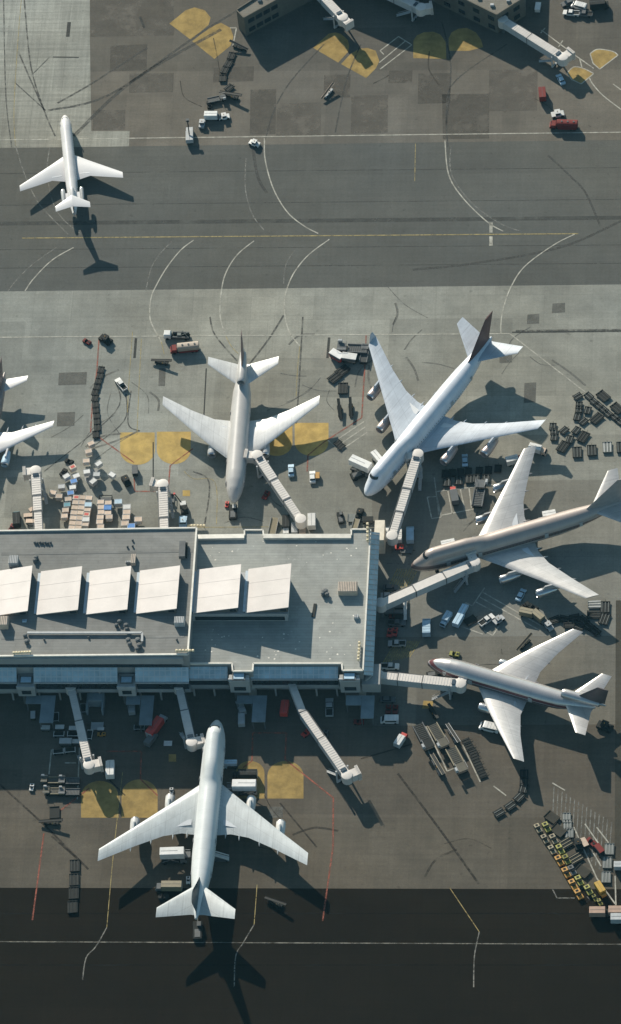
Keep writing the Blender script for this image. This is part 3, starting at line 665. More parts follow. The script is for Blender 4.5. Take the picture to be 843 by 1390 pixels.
# clerestory strip under the west roof edge
A=at(-200,941.5,0);B=at(253,941.5,0)
TP('clerestory_window',MB().box(A.x,B.x,A.y-.25,A.y+.5,13.9,16.0),GLASS)
TP('fascia',MB().box(A.x-1,B.x+.8,A.y-.6,A.y+.3,16.0,18.8),CONC)
# stair towers between canopies
def tower(x0,x1,yb,zt,dp):
    A=at(x0,yb,0);B=at(x1,yb,0)
    tw=TP('stair_tower',MB().box(A.x,B.x,A.y-dp,A.y,5.4,zt),CONC)
    def q(mb,mat,nm):
        mb.v=[(v[0]-tl.x,v[1]-tl.y,v[2]-tl.z) for v in mb.v]; P(nm,mb,mat,tw)
    cx=(A.x+B.x)/2; cy=A.y-dp/2
    q(MB().box(A.x+.9,B.x-.9,A.y-dp+.9,A.y,0,5.4),CONCD,'shaded_base')  # dark inset block stands in for the shaded open base
    q(MB().box(cx-1.9,cx+1.9,cy-1.3,cy+1.3,zt,zt+.35),GREY,'roof_hatch')
    q(MB().box(cx-1.5,cx+1.5,cy-.95,cy+.95,zt+.35,zt+.5),LBLUE,'hatch_glass')
    q(MB().box(A.x-.15,B.x+.15,A.y-dp-.12,A.y-dp+.3,zt-1.2,zt+.12),LTGREY,'cornice')
    q(MB().box(A.x+1.2,B.x-1.2,A.y-dp-.1,A.y-dp+.1,6.5,8.2),GLASS,'window')
for x0,x1 in ((30.5,54),(166,189.5)): tower(x0,x1,941.5,10.2,4.6)
for x0,x1 in ((316,343),(465,492)): tower(x0,x1,948,12.2,1.6)
A=at(493,948,0); TP('fascia',MB().box(A.x+.2,A.x+5.5,A.y-1.2,A.y+6,4.9,9.0),CONC)
# dock canopies on the shaded side
CAN2=paint('dock_canopy_sheet',(.20,.24,.26),.7,0,.15,.4)
for (x0,y0,x1,y1),(u0,v0,u1,v1) in (((36,944,56,955),(57,944,72,981)),((172,944,190,956),(192,944,206,984)),((322,944,343,955),(344,944,360,980)),((470,944,490,957),(491,944,507,975)),((-100,944,-78,955),(-76,944,-61,980))):
    for a0,b0,a1,b1 in ((x0,y0,x1,y1),(u0,v0,u1,v1)):
        A=at(a0,b0,4.2);B=at(a1,b1,4.2)
        d=TP('dock_roof',MB().box(A.x,B.x,B.y,A.y,3.95,4.2),CAN2)
        for px_ in (A.x+.3,B.x-.3):
            mb=MB().box(px_-.15,px_+.15,B.y+.2,B.y+.5,0,3.95); mb.v=[(v[0]-tl.x,v[1]-tl.y,v[2]) for v in mb.v]; P('post',mb,GREY,d)
A=at(120,948,0);B=at(141,971,0)
mb=MB(); mb.box(A.x,A.x+.5,B.y,A.y,0,3).box(B.x-.5,B.x,B.y,A.y,0,3).box(A.x+.5,B.x-.5,A.y-3,A.y,0,3.4); TP('dock_enclosure',mb,CAN2)
# east glazed lean-to
A=at(504,722,12.3);B=at(493.5,915,12.3)
def eastc(x_off,z): return z
a1,b1=at(504,722,12.8),at(493.6,915,12.8); a2,b2=at(515.5,723,10.2),at(506.5,916,10.2)
mb=MB(); mb.add([a1,b1,b2,a2,a1-Vector((0,0,.5)),b1-Vector((0,0,.5)),b2-Vector((0,0,.5)),a2-Vector((0,0,.5))],[(0,1,2,3),(7,6,5,4),(0,4,5,1),(1,5,6,2),(2,6,7,3),(3,7,4,0)])
TP('glazed_canopy',mb,CANOPYE)
# ribs on the east canopy
for i in range(28):
    t=(i+.5)/28; p=a1.lerp(b1,t); q=a2.lerp(b2,t); p.z+=.08;q.z+=.08
    TP('canopy_rib',MB().bar(p,q,.16,.22),LTGREY)
g1=a2.copy();g1.z=0;g2=b2.copy();g2.z=0
mb=MB(); c1=Vector((a1.x+.3,a1.y,0));c2=Vector((b1.x+.3,b1.y,0))
mb.extr([c1,c2,Vector((b2.x-.5,b2.y,0)),Vector((a2.x-.5,a2.y,0))],4.6,9.7); TP('wall',mb,CONC)
mb=MB(); mb.extr([Vector((a2.x-.5,a2.y-1,0)),Vector((b2.x-.5,b2.y+1,0)),Vector((b2.x-.35,b2.y+1,0)),Vector((a2.x-.35,a2.y-1,0))],7,9.2); TP('window_strip',mb,GLASS)
# white block at NE corner
A=at(509,706,7);B=at(521.5,722,7); TP('corner_block',MB().box(A.x,B.x,B.y-3,A.y,0,7),paint('corner_block_cream',(.62,.55,.44),.7))
# sawtooth roof lights
def saw(pts,zr,lo,hi,base=None):
    # pts: top-left, top-right, bottom-right, bottom-left on photo, left edge low, right edge high
    tlp=at(*pts[0],zr+lo);trp=at(*pts[1],zr+hi);brp=at(*pts[2],zr+hi);blp=at(*pts[3],zr+lo)
    y0=(tlp.y+trp.y)/2; y1=(brp.y+blp.y)/2; x0=(tlp.x+blp.x)/2; x1=(trp.x+brp.x)/2
    mb=MB(); th=.3
    mb.prism([(x0,zr+lo),(x1,zr+hi),(x1,zr+hi-th),(x0,zr+lo-th)],y1,y0)
    s=TP('roof_light',mb,DECKW)
    def q(mb,mat,nm):
        mb.v=[(v[0]-tl.x,v[1]-tl.y,v[2]-tl.z) for v in mb.v]; return P(nm,mb,mat,s)
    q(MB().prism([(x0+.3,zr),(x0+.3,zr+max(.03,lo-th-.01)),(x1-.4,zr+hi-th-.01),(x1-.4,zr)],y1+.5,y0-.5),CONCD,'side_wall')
    q(MB().box(x1-.38,x1-.25,y1+.7,y0-.7,zr+.6,zr+hi-.5),GLASS,'clerestory')
    q(MB().box(x1-2.6,x1-.8,y1+.38,y1+.48,zr+.5,zr+hi*.5),GLASS,'louver')
    q(MB().box(x0-.8,x0+.28,y1+.6,y0-.6,zr,zr+.3),paint('curb_pale_blue',(.50,.57,.62),.6),'curb')
    # standing seams
    for k in range(1,3):
        yy=y1+(y0-y1)*k/3
        q(MB().prism([(x0,zr+lo+.03),(x1,zr+hi+.03),(x1,zr+hi),(x0,zr+lo)],yy-.015,yy+.015),DECKW,'seam')
for p in ([(0,774),(44.5,768),(37,829),(-7,836)],[(54,776),(111.5,768),(105.7,828),(51,834)],[(120,775),(178,768),(172.7,828),(118,833)],[(189,774),(244,768),(240,827),(186,832)],
          [(-75,775),(-21,769),(-28,829),(-78,835)],[(-142,776),(-88,770),(-95,829),(-145,835)]):
    saw(p,HW,.35,2.9)
A=at(262,843,HE);B=at(391,843,HE);Cc=at(262,775,HE+5)
TP('skylight_base',MB().box(A.x,B.x,A.y,Cc.y,HE,HE+4.2),LTGREY)
TP('window_strip',MB().box(A.x+.8,B.x-.8,A.y-.12,A.y+.1,HE+.5,HE+2.2),GLASS)
TP('ledge',MB().box(A.x-.3,B.x+.4,A.y-.5,A.y+.6,HE+3.6,HE+4.3),LTGREY)
saw([(267.5,773),(327.7,766),(322.6,826),(261.7,831)],HE+4.5,.35,3.1)
saw([(334.6,773),(395.5,764),(391.4,826),(335.6,830)],HE+4.5,.35,3.1)
# step wall between the roofs
A=at(268,717.5,HW);B=at(256,889,HW)
# roof plant
def plant(name,px,py,zr,w_,d_,h,mat,extra=0):
    A=at(px,py,zr+h); o=TP(name,MB().bev(A.x-w_/2,A.x+w_/2,A.y-d_/2,A.y+d_/2,zr,zr+h,.1),mat)
    mb=MB()
    for k in range(int(w_/.5)):
        mb.box(A.x-w_/2+.2+k*.5,A.x-w_/2+.35+k*.5,A.y-d_/2+.1,A.y+d_/2-.1,zr+h,zr+h+.06)
    mb.v=[(v[0]-tl.x,v[1]-tl.y,v[2]) for v in mb.v]; P('louver',mb,GREY,o); return o
PLT=paint('roof_plant_tan',(.52,.42,.33),.6)
for a in (('air_unit',18,759,HW,2.7,3,2.2,LTGREY),('air_unit',5,842,HW,2.5,3.2,2.4,PLT),('air_unit',243.5,841,HW,3,2.4,2,LTGREY),('air_unit',472,796,HE,5.6,3.6,2.2,PLT),('vent_box',483.5,836,HE,1.3,1.3,.9,LTGREY),
          ('air_unit',181,758,HW,1.3,3.4,1.4,PLT),('vent_box',176,762,HW,2.4,.7,.6,LTGREY),('vent_box',33,842,HW,1.2,.9,.5,LBLUE),('vent_box',112,806,HW,.1,.1,.1,GREY)): plant(*a)
def duct(pts,zr,r,mat,name='duct'):
    for i in range(len(pts)-1):
        a=at(*pts[i],zr+r+.3);b=at(*pts[i+1],zr+r+.3); TP(name,MB().bar(a,b,r*2,r*1.6),mat)
duct([(37,859),(193,859),(193,871)],HW,.32,LTGREY)
duct([(248,736),(247,757)],HW,.9,GREY); duct([(253,737),(252,757)],HW,.4,DARK)
def fan(px,py,zr,r=.7,h=1.1):
    A=at(px,py,zr+h); o=TP('extractor_fan',MB().cyl((A.x,A.y,zr),(A.x,A.y,zr+h),r,r*.85,10).cyl((A.x,A.y,zr+h),(A.x,A.y,zr+h+.3),r*1.15,r*.5,10),GREY)
for x,y in ((34,862),(36,870),(49,756),(47,760),(162,843),(158,848),(171,848),(172,853),(174,868),(176,873),(187,868),(189,875),(186,880)): fan(x,y,HW,.55+.2*random.random(),.8+.5*random.random())
for x,y,r in ((441,802,.9),(444,806,.6),(438,805,.5)): fan(x,y,HE,r,1.2)
A=at(428,820,HE);B=at(425,838,HE); TP('gutter_box',MB().bar((A.x,A.y,HE+.15),(B.x,B.y,HE+.15),.9,.3),DARK)
def lamp_row(p0,p1,n,z):
    a=at(*p0,z+1);b=at(*p1,z+1)
    o=TP('lamp_rail',MB().bar((a.x,a.y,z+.75),(b.x,b.y,z+.75),.12,.12).cyl((a.x,a.y,z),(a.x,a.y,z+.7),.08,.08,6).cyl((b.x,b.y,z),(b.x,b.y,z+.7),.08,.08,6),DARK)
    for k in range(n):
        p=a.lerp(b,k/(n-1)); mb=MB().bev(p.x-.35,p.x+.35,p.y-.35,p.y+.3,z+.8,z+1.4,.12); mb.v=[(v[0]-tl.x,v[1]-tl.y,v[2]) for v in mb.v]; P('floodlight',mb,paint('lamp_housing',(.80,.68,.45),.4),o)
lamp_row((19,886),(41,885),7,HW); lamp_row((240,883),(262,883),6,HW)
lamp_row((499,711),(499,733),5,HE); lamp_row((488,872),(486.5,895),6,HE)
lamp_row((256,713.5),(277,713.5),6,0)
for k in range(7): fan(47+k*3.6,736+(k%2)*.6,HW,.35,.5)
for x,y in ((180,733),(180,741),(173,742),(240,868),(120,865),(60,868)): fan(x,y,HW,.3,.4)
for (a_,b_) in (((2,752),(262,748)),((2,866),(250,864))):
    a=at(*a_,HW);b=at(*b_,HW); TP('roof_walkway',MB().bar((a.x,a.y,HW+.03),(b.x,b.y,HW+.03),.9,.05),ROOFWALK)
# bird-lime / patch speckles on east roof
spk=MB()
for k in range(60):
    x=random.uniform(270,490); y=random.choice([random.uniform(735,765),random.uniform(845,895),random.uniform(740,895)])
    if y>762 and y<852 and x<410: continue
    p=at(x,y,HE); r=random.uniform(.12,.3); spk.poly([(p.x+r*math.cos(a)*random.uniform(.7,1.3),p.y+r*math.sin(a)*random.uniform(.7,1.3),HE+.012+.0005*k) for a in [i*1.05 for i in range(6)]])
spk.v=[(v[0]-tl.x,v[1]-tl.y,v[2]) for v in spk.v]
P('roof_patch',spk,COPING,term)
# ------------------------------------------------------------------ north pier (top edge)
nz=8.6
pier=T('pier_building','brown-grey flat-roofed pier buildings cut off by the top edge','terminal',at(500,-30,0))
def PB(name,pts,z0,z1,mat,inset=0):
    mb=MB().extr(pts,z0,z1); mb.v=[(v[0]-pier.location.x,v[1]-pier.location.y,v[2]) for v in mb.v]; return P(name,mb,mat,pier)
pp=W([(321,14.6),(331,25),(480,-57),(520,-55),(674,21),(712,-3),(718,-150),(330,-150),(390,-30)],nz)
pp=[Vector((p.x,p.y,0)) for p in pp]
PIERW=paint('pier_wall_brown_grey',(.15,.135,.11),.85)
PB('wall',pp,0,nz-.4,PIERW); PB('roof_deck',pp,nz-.4,nz,ROOFN)
for i in (0,1,3,4,8):
    a=pp[i];b=pp[(i+1)%len(pp)]
    mb=MB().bar((a.x,a.y,nz+.3),(b.x,b.y,nz+.3),.35,.5); mb.v=[(v[0]-pier.location.x,v[1]-pier.location.y,v[2]) for v in mb.v]; P('parapet',mb,PIERW,pier)
hb=[at(x,y)+Vector((-.885*14,1.72*14,0)) for x,y in [(438,46),(481,40),(504,50),(541,66.5),(583,76),(611,83),(640,40),(690,-20),(650,-100),(470,-110)]]; PB('unseen_shadow_block',hb,0,14,PIERW)  # block added out of view, outline shaped to cast the top shadow
# windows on the pier's south walls
for (i,ks) in ((1,(.06,.13,.2,.27)),(3,(.95,.82,.69,.56)),(4,(.3,.7))):
    a=pp[i];b=pp[i+1]; d=(b-a).normalized(); nn=Vector((d.y,-d.x,0))
    for k in ks:
        c=a.lerp(b,k)
        if nn.y>0: nn=-nn
        c=c+nn*.06
        for zz in (1.2,5.2):
            e0=c-d*1.2;e1=c+d*1.2
            mb=MB().bar((e0.x,e0.y,zz+.9),(e1.x,e1.y,zz+.9),.2,1.7); mb.v=[(v[0]-pier.location.x,v[1]-pier.location.y,v[2]) for v in mb.v]
            P('window',mb,GLASS,pier)
for k in range(9):
    p=at(random.uniform(335,372),random.uniform(-20,8),nz)
for (x,y) in ((352,-2),(360,-8),(668,5),(690,-1),(650,-5)):
    p=at(x,y,nz+1); mb=MB().bev(p.x-.6,p.x+.6,p.y-.5,p.y+.5,nz,nz+.8,.1); mb.v=[(v[0]-pier.location.x,v[1]-pier.location.y,v[2]) for v in mb.v]; P('air_unit',mb,LTGREY,pier)
# ------------------------------------------------------------------ jet bridges
def bridge(label,pts,cab,side,z=6.9,breaks=(.55,.8),wd=2.75,cr=1.75,ribs=True,legs=.12,rot0=True,sidem=None):
    """pts: roof centre line from terminal to cab; cab: photo point of cab roof; side: image angle the canopy faces"""
    ground=at(*pts[0],z); t=T('jet_bridge',label,'jet bridge',(ground.x,ground.y,0),0,'jet bridges'); o=t.location
    def J(n,mb,mat,par=None,sm=0):
        mb.v=[(v[0]-o.x,v[1]-o.y,v[2]) for v in mb.v]; return P(n,mb,mat,par or t,sm)
    w3=[at(p[0],p[1],z) for p in pts]; c=at(cab[0],cab[1],z)
    w3[-1]=c
    H=2.7
    segs=[]
    for i in range(len(w3)-1):
        a,b=w3[i],w3[i+1]
        if i==len(w3)-2:
            ks=[0]+list(breaks)+[1]
            for j in range(len(ks)-1): segs.append((a.lerp(b,ks[j]),a.lerp(b,ks[j+1]),wd-.22*(len(ks)-2-j) if len(ks)>2 else wd,-.14*(len(ks)-2-j)))
        else: segs.append((a,b,wd-.3,-.2))
    for (a,b,w_,dz) in segs:
        d=(b-a).normalized(); n=Vector((-d.y,d.x,0))
        aa=Vector((a.x,a.y,z+dz-H/2)); bb=Vector((b.x,b.y,z+dz-H/2))
        s=J('tunnel',MB().bar(aa,bb,w_,H),sidem or BRIDGES)
        L_=(b-a).length
        rf=MB(); k=0.0
        rf.bar((a.x,a.y,z+dz+.05),(b.x,b.y,z+dz+.05),w_-.05,.08)
        if ribs:
            while k<L_-.4:
                p=a+d*(k+.3); rf.bar((p.x-n.x*(w_/2-.1),p.y-n.y*(w_/2-.1),z+dz+.11),(p.x+n.x*(w_/2-.1),p.y+n.y*(w_/2-.1),z+dz+.11),.28,.09); k+=.85
        rf.v=[(v[0]-o.x,v[1]-o.y,v[2]) for v in rf.v]; P('ribbed_roof',rf,BRIDGEM,s)
        fr=MB(); 
        for p in (b,): 
            q=p-d*.15; fr.bar((q.x-n.x*(w_/2+.12),q.y-n.y*(w_/2+.12),z+dz-H/2+.1),(q.x+n.x*(w_/2+.12),q.y+n.y*(w_/2+.12),z+dz-H/2+.1),.3,H+.35)
        fr.v=[(v[0]-o.x,v[1]-o.y,v[2]) for v in fr.v]; P('end_frame',fr,GREY,s)
    if rot0:
        a=w3[0]; r_=J('rotunda',MB().cyl((a.x,a.y,z-H-.2),(a.x,a.y,z+.25),1.7,1.7,20).cyl((a.x,a.y,z+.25),(a.x,a.y,z+.33),1.7,1.2,20),BRIDGEM,None,40)
        mb=MB().cyl((a.x,a.y,0),(a.x,a.y,z-H-.2),.55,.55,12); mb.v=[(v[0]-o.x,v[1]-o.y,v[2]) for v in mb.v]; P('column',mb,GREY,r_,40)
    # cab
    cb=J('cab',MB().cyl((c.x,c.y,z-H-.1),(c.x,c.y,z+.2),cr,cr,22).cyl((c.x,c.y,z+.2),(c.x,c.y,z+.3),cr,cr*.8,22),BRIDGEM,None,40)
    e=at(cab[0]+10*math.cos(R(side)),cab[1]-10*math.sin(R(side)),z); d=(e-c).normalized(); n=Vector((-d.y,d.x,0))
    def Q(nm,mb,mat,par):
        mb.v=[(v[0]-o.x,v[1]-o.y,v[2]) for v in mb.v]; return P(nm,mb,mat,par)
    p0=c+d*1.2;p1=c+d*3.0
    hd_=Q('cab_head',MB().bar((p0.x,p0.y,z-H/2),(p1.x,p1.y,z-H/2),2.6,H),BRIDGEM,cb)
    p2=c+d*3.0;p3=c+d*3.9
    cn=MB()
    for k in range(3):
        q0=c+d*(3.0+k*.32); q1=c+d*(3.0+k*.32+.2); cn.bar((q0.x,q0.y,z-H/2+.25),(q1.x,q1.y,z-H/2+.25),3.3,H+.6)
    Q('docking_canopy',cn,BRIDGEM,cb)
    # window of operator cab
    tw=(w3[-2]-c).normalized(); wp=c+tw*1.9
    wn=Vector((-tw.y,tw.x,0))
    Q('cab_window',MB().bar((wp.x-tw.x*.5,wp.y-tw.y*.5,z+.42),(wp.x+tw.x*.5,wp.y+tw.y*.5,z+.30),1.7,.3),GLASSL,cb)
    # drive column
    dcp=c.lerp(w3[-2],legs); lg=None
    dn=(w3[-2]-c).normalized(); pn=Vector((-dn.y,dn.x,0))
    lm=MB()
    for s_ in (-1,1):
        q=dcp+pn*s_*1.9; lm.box(q.x-.22,q.x+.22,q.y-.22,q.y+.22,.6,z-.6)
    q0=dcp-pn*2.1;q1=dcp+pn*2.1; lm.bar((q0.x,q0.y,.9),(q1.x,q1.y,.9),.6,.5)
    lm.v=[(v[0]-o.x,v[1]-o.y,v[2]) for v in lm.v]; lg=P('drive_column',lm,LTGREY,t)
    for s_ in (-1,1):
        q=dcp+pn*s_*.8; Q('wheel',MB().cyl((q.x-pn.x*.25,q.y-pn.y*.25,.55),(q.x+pn.x*.25,q.y+pn.y*.25,.55),.55,.55,14),BLACK,lg)
    # service stair
    s0_=c+dn*3.2+pn*1.7; s1_=s0_+dn*5.0+pn*.6
    st=MB().bar((s0_.x,s0_.y,z-H),(s1_.x,s1_.y,.2),.9,.14)
    for k in range(9):
        q=Vector((s0_.x,s0_.y,z-H)).lerp(Vector((s1_.x,s1_.y,.2)),(k+.5)/9); st.box(q.x-.4,q.x+.4,q.y-.4,q.y+.4,q.z+.05,q.z+.12)
    for off in (.45,-.45):
        st.bar((s0_.x+pn.x*off,s0_.y+pn.y*off,z-H+1),(s1_.x+pn.x*off,s1_.y+pn.y*off,1.2),.08,.08)
    J('service_stair',st,LTGREY)
    # cable tray along the side
    if len(w3)>=2:
        a,b=w3[-2],w3[-1]; q0=a-pn*(wd/2+.15);q1=b-pn*(wd/2+.15); J('cable_tray',MB().bar((q0.x,q0.y,z-.35),(q1.x,q1.y,z-.35),.18,.25),GREY)
    return t
bridge('ribbed jet bridge beside the dark-bodied twin jet, canopy facing left',[(52.7,726),(48.6,638)],(48.2,638.5),186,breaks=(.38,.62),rot0=False)
bridge('ribbed jet bridge left of the grey-white trijet, not docked',[(223,726),(221,656)],(221,657),172,breaks=(.35,),rot0=False)
bridge('jet bridge docked at the grey-white trijet, its tunnel running down to the right',[(408,704.5),(349.5,618)],(349,617.5),176,breaks=(.32,.62))
bridge('long jet bridge docked at the blue-white jumbo, joint near the middle',[(532,727),(566.5,617)],(567,616),192,breaks=(.3,.58),z=7.4)
bridge('long smooth-sided jet bridge docked at the grey-metal jumbo',[(517,818),(643.5,762.5)],(644,762.5),112,breaks=(.36,.68),z=7.4,wd=3.0,ribs=False)
bridge('jet bridge docked at the polished silver trijet, with rounded cab',[(513,915.5),(624.5,928)],(624.5,927.5),62,breaks=(.25,.55),z=6.6,wd=2.9)
bridge('empty jet bridge on the shaded side, leftmost one there',[(96,931),(121,1037.5)],(120.5,1038),12,breaks=(.45,),wd=2.4,cr=1.65)
bridge('jet bridge beside the nose of the teal-finned jumbo on the shaded side',[(242.5,930),(260.5,1006)],(260,1007),14,breaks=(.45,),wd=2.4,cr=1.65)
bridge('kinked jet bridge standing right of the teal-finned jumbo, with square joint box',[(395,925),(411,966),(470.5,1051)],(471,1052),22,breaks=(.42,),wd=2.4,cr=1.65,rot0=False)
A=at(411,968,7.2); 
bridge('jet bridge reaching down from the top edge, above the double yellow pad',[(415,-30),(464,22)],(465,23),318,breaks=(.5,))
bridge('jet bridge at the top edge with its cab facing right over the shade',[(505,-22),(571,9)],(571,9.5),8,breaks=(.5,))
bridge('dark-ribbed jet bridge running from the pier corner toward two small yellow pads',[(682.5,26),(763,77)],(764,77),35,breaks=(.45,),rot0=True,z=6.2)
#PART3
# ------------------------------------------------------------------ ground vehicles
DECKO=paint('olive_grey_deck',(.13,.12,.095),.7)
RAILD=paint('dark_rail',(.065,.066,.06),.6)
def wheels(t,xs,y,r=.32,w=.22,n=10):
    for x in xs:
        for s in (-1,1):
            P('wheel',MB().cyl((x,s*y-w/2,r),(x,s*y+w/2,r),r,r,n),BLACK,t)
def v_car(t,c,c2):
    b=P('body',MB().prism([(-2.3,.3),(-2.3,.85),(-2.15,.95),(-1.3,.98),(1.0,.95),(2.15,.78),(2.3,.6),(2.3,.3)],-.88,.88),c,t)
    P('window_band',MB().loft([[(-1.55,-.82,.96),(1.1,-.82,.93),(1.1,.82,.93),(-1.55,.82,.96)],[(-1.2,-.68,1.4),(.35,-.68,1.4),(.35,.68,1.4),(-1.2,.68,1.4)]]),GLASS,b)
    P('roof_panel',MB().bev(-1.25,.4,-.7,.7,1.38,1.47,.05),c,b)
    for s in (-1,1): P('headlight',MB().box(2.27,2.33,s*.62-.18,s*.62+.18,.55,.72),LTGREY,b)
    wheels(t,(-1.4,1.4),.84)
def v_pickup(t,c,c2):
    b=P('body',MB().prism([(-2.7,.4),(-2.7,1.0),(-.7,1.0),(-.7,1.05),(1.2,1.05),(2.5,.95),(2.65,.7),(2.65,.4)],-.95,.95),c,t)
    P('cargo_bed',MB().box(-2.55,-.75,-.78,.78,1.0,1.012),DARK,b)
    for s in (-1,1): P('bed_side',MB().box(-2.68,-.7,s*.88-.08,s*.88+.07,.98,1.22),c,b)
    P('window_band',MB().loft([[(-.68,-.88,1.05),(1.35,-.88,1.05),(1.35,.88,1.05),(-.68,.88,1.05)],[(-.5,-.72,1.65),(.65,-.72,1.65),(.65,.72,1.65),(-.5,.72,1.65)]]),GLASS,b)
    P('roof_panel',MB().bev(-.55,.7,-.75,.75,1.62,1.74,.06),c,b)
    wheels(t,(-1.7,1.7),.9,.38)
def v_van(t,c,c2):
    b=P('body',MB().prism([(-2.5,.35),(-2.5,1.95),(-2.35,2.05),(1.2,2.05),(1.45,1.95),(2.1,1.15),(2.55,1.0),(2.55,.35)],-.98,.98),c,t)
    P('windscreen',MB().add([(1.5,-.85,1.93),(2.12,-.88,1.17),(2.12,.88,1.17),(1.5,.85,1.93),(1.53,-.85,1.96),(2.16,-.88,1.19),(2.16,.88,1.19),(1.53,.85,1.96)],[(4,5,6,7),(0,4,7,3),(0,1,5,4),(3,7,6,2),(1,2,6,5)]),GLASS,b)
    for s in (-1,1): P('side_window',MB().box(-1.9,1.2,s*.985-.012,s*.985+.012,1.2,1.75),GLASS,b)
    for k in range(4): P('roof_rib',MB().box(-2.1+k*.8,-1.95+k*.8,-.85,.85,2.05,2.09),c,b)
    P('bumper',MB().box(2.5,2.66,-.95,.95,.35,.6),GREY,b)
    wheels(t,(-1.6,1.6),.92,.36)
def chassis(t,L_,w=1.0,z=.55,c=None): return P('chassis',MB().box(-L_/2,L_/2,-w,w,z-.15,z+.15),c or DARK,t)
def v_truck(t,c,c2,L_=6.6,lift=0,bw=1.25,bh=2.3):
    chassis(t,L_)
    cb=P('cab',MB().prism([(L_/2-1.9,.5),(L_/2-1.9,2.2),(L_/2-.5,2.2),(L_/2-.1,1.4),(L_/2,1.3),(L_/2,.5)],-1.1,1.1),c,t)
    P('windscreen',MB().add([(L_/2-.47,-.95,2.17),(L_/2-.08,-.95,1.45),(L_/2-.08,.95,1.45),(L_/2-.47,.95,2.17),(L_/2-.43,-.95,2.2),(L_/2-.03,-.95,1.47),(L_/2-.03,.95,1.47),(L_/2-.43,.95,2.2)],[(4,5,6,7),(0,4,7,3),(0,1,5,4),(3,7,6,2),(1,2,6,5)]),GLASS,cb)
    z0=.85+lift
    bx=P('cargo_box',MB().bev(-L_/2,L_/2-2.1+(1.6 if lift else 0),-bw,bw,z0,z0+bh,.08),c2,t)
    P('rear_door',MB().box(-L_/2-.05,-L_/2,-bw+.15,bw-.15,z0+.1,z0+bh-.15),LTGREY,bx)
    P('roof_seam',MB().box(-L_/2+.3,L_/2-2.3,-.04,.04,z0+bh,z0+bh+.04),GREY,bx)
    if lift:
        for s in (-1,1):
            P('scissor_arm',MB().bar((-L_/2+.4,s*.8,.8),(L_/2-2.4,s*.8,z0),.18,.18).bar((L_/2-2.4,s*.8,.8),(-L_/2+.4,s*.8,z0),.18,.18),GREY,t)
        P('loading_platform',MB().box(L_/2-.5,L_/2+1.2,-1.0,1.0,z0,z0+.15),GREY,bx)
        for s in (-1,1): P('guard_rail',MB().bar((L_/2-.4,s*1.0,z0+1.0),(L_/2+1.2,s*1.0,z0+1.0),.07,.07),LTGREY,bx)
    wheels(t,(-L_/2+1.1,L_/2-1.0),1.0,.48,.3)
def v_catering(t,c,c2): v_truck(t,c,c2,7.4,2.4,1.3,2.4)
def v_bigtruck(t,c,c2): v_truck(t,c,c2,9.0,0,1.3,2.6)
def v_boxonly(t,c,c2):
    chassis(t,5.4); bx=P('cargo_box',MB().bev(-2.8,2.2,-1.25,1.25,.8,3.1,.08),c2,t); P('roof_seam',MB().box(-2.6,2.0,-.04,.04,3.1,3.14),GREY,bx)
    P('cab',MB().bev(2.25,3.3,-1.05,1.05,.5,1.9,.2),c,t); wheels(t,(-1.8,2.3),1.0,.45,.3)
def v_tanker(t,c,c2):
    L_=9; chassis(t,L_)
    cb=P('cab',MB().prism([(L_/2-2,.5),(L_/2-2,2.1),(L_/2-.7,2.1),(L_/2-.2,1.4),(L_/2,1.3),(L_/2,.5)],-1.1,1.1),c,t)
    P('windscreen',MB().box(L_/2-.62,L_/2-.4,-.9,.9,1.5,2.0),GLASS,cb)
    rr=[]
    for x in (-L_/2,-L_/2+.15,L_/2-2.4,L_/2-2.25):
        k=.85 if x in (-L_/2,L_/2-2.25) else 1
        rr.append([(x,1.25*k*math.copysign(abs(math.cos(a))**.55,math.cos(a)),1.9+1.05*k*math.copysign(abs(math.sin(a))**.55,math.sin(a))) for a in [2*math.pi*i/18 for i in range(18)]])
    tk=P('tank',MB().loft(rr),c2,t,35)
    for k in range(3): P('hatch',MB().cyl((-L_/2+1.3+k*1.9,0,2.95),(-L_/2+1.3+k*1.9,0,3.12),.3,.3,10),GREY,tk)
    P('side_panel',MB().box(-L_/2+.4,L_/2-2.6,1.0,1.27,.5,1.1),c,t)
    wheels(t,(-L_/2+1,-L_/2+2.2,L_/2-1.2),1.0,.5,.32)
def v_flat(t,c,c2):
    L_=8; chassis(t,L_)
    cb=P('cab',MB().bev(L_/2-2.2,L_/2,-1.1,1.1,.5,2.3,.25),c,t); P('windscreen',MB().box(L_/2-.12,L_/2+.02,-.9,.9,1.3,1.95),GLASS,cb)
    P('hose_rack',MB().box(-L_/2+.2,L_/2-2.6,-1.1,-.75,.8,1.7).box(-L_/2+.2,L_/2-2.6,.75,1.1,.8,1.5),GREY,t)
    P('pump_unit',MB().bev(-L_/2+2.6,-L_/2+3.9,-.6,.6,.7,1.8,.1),STEEL,t)
    P('lift_frame',MB().bar((-L_/2+.5,-.9,1.7),(-L_/2+2.4,.9,2.3),.15,.15).bar((-L_/2+.5,.9,1.7),(-L_/2+2.4,-.9,2.3),.15,.15),STEEL,t)
    wheels(t,(-L_/2+1.1,L_/2-1.1),1.0,.48,.3)
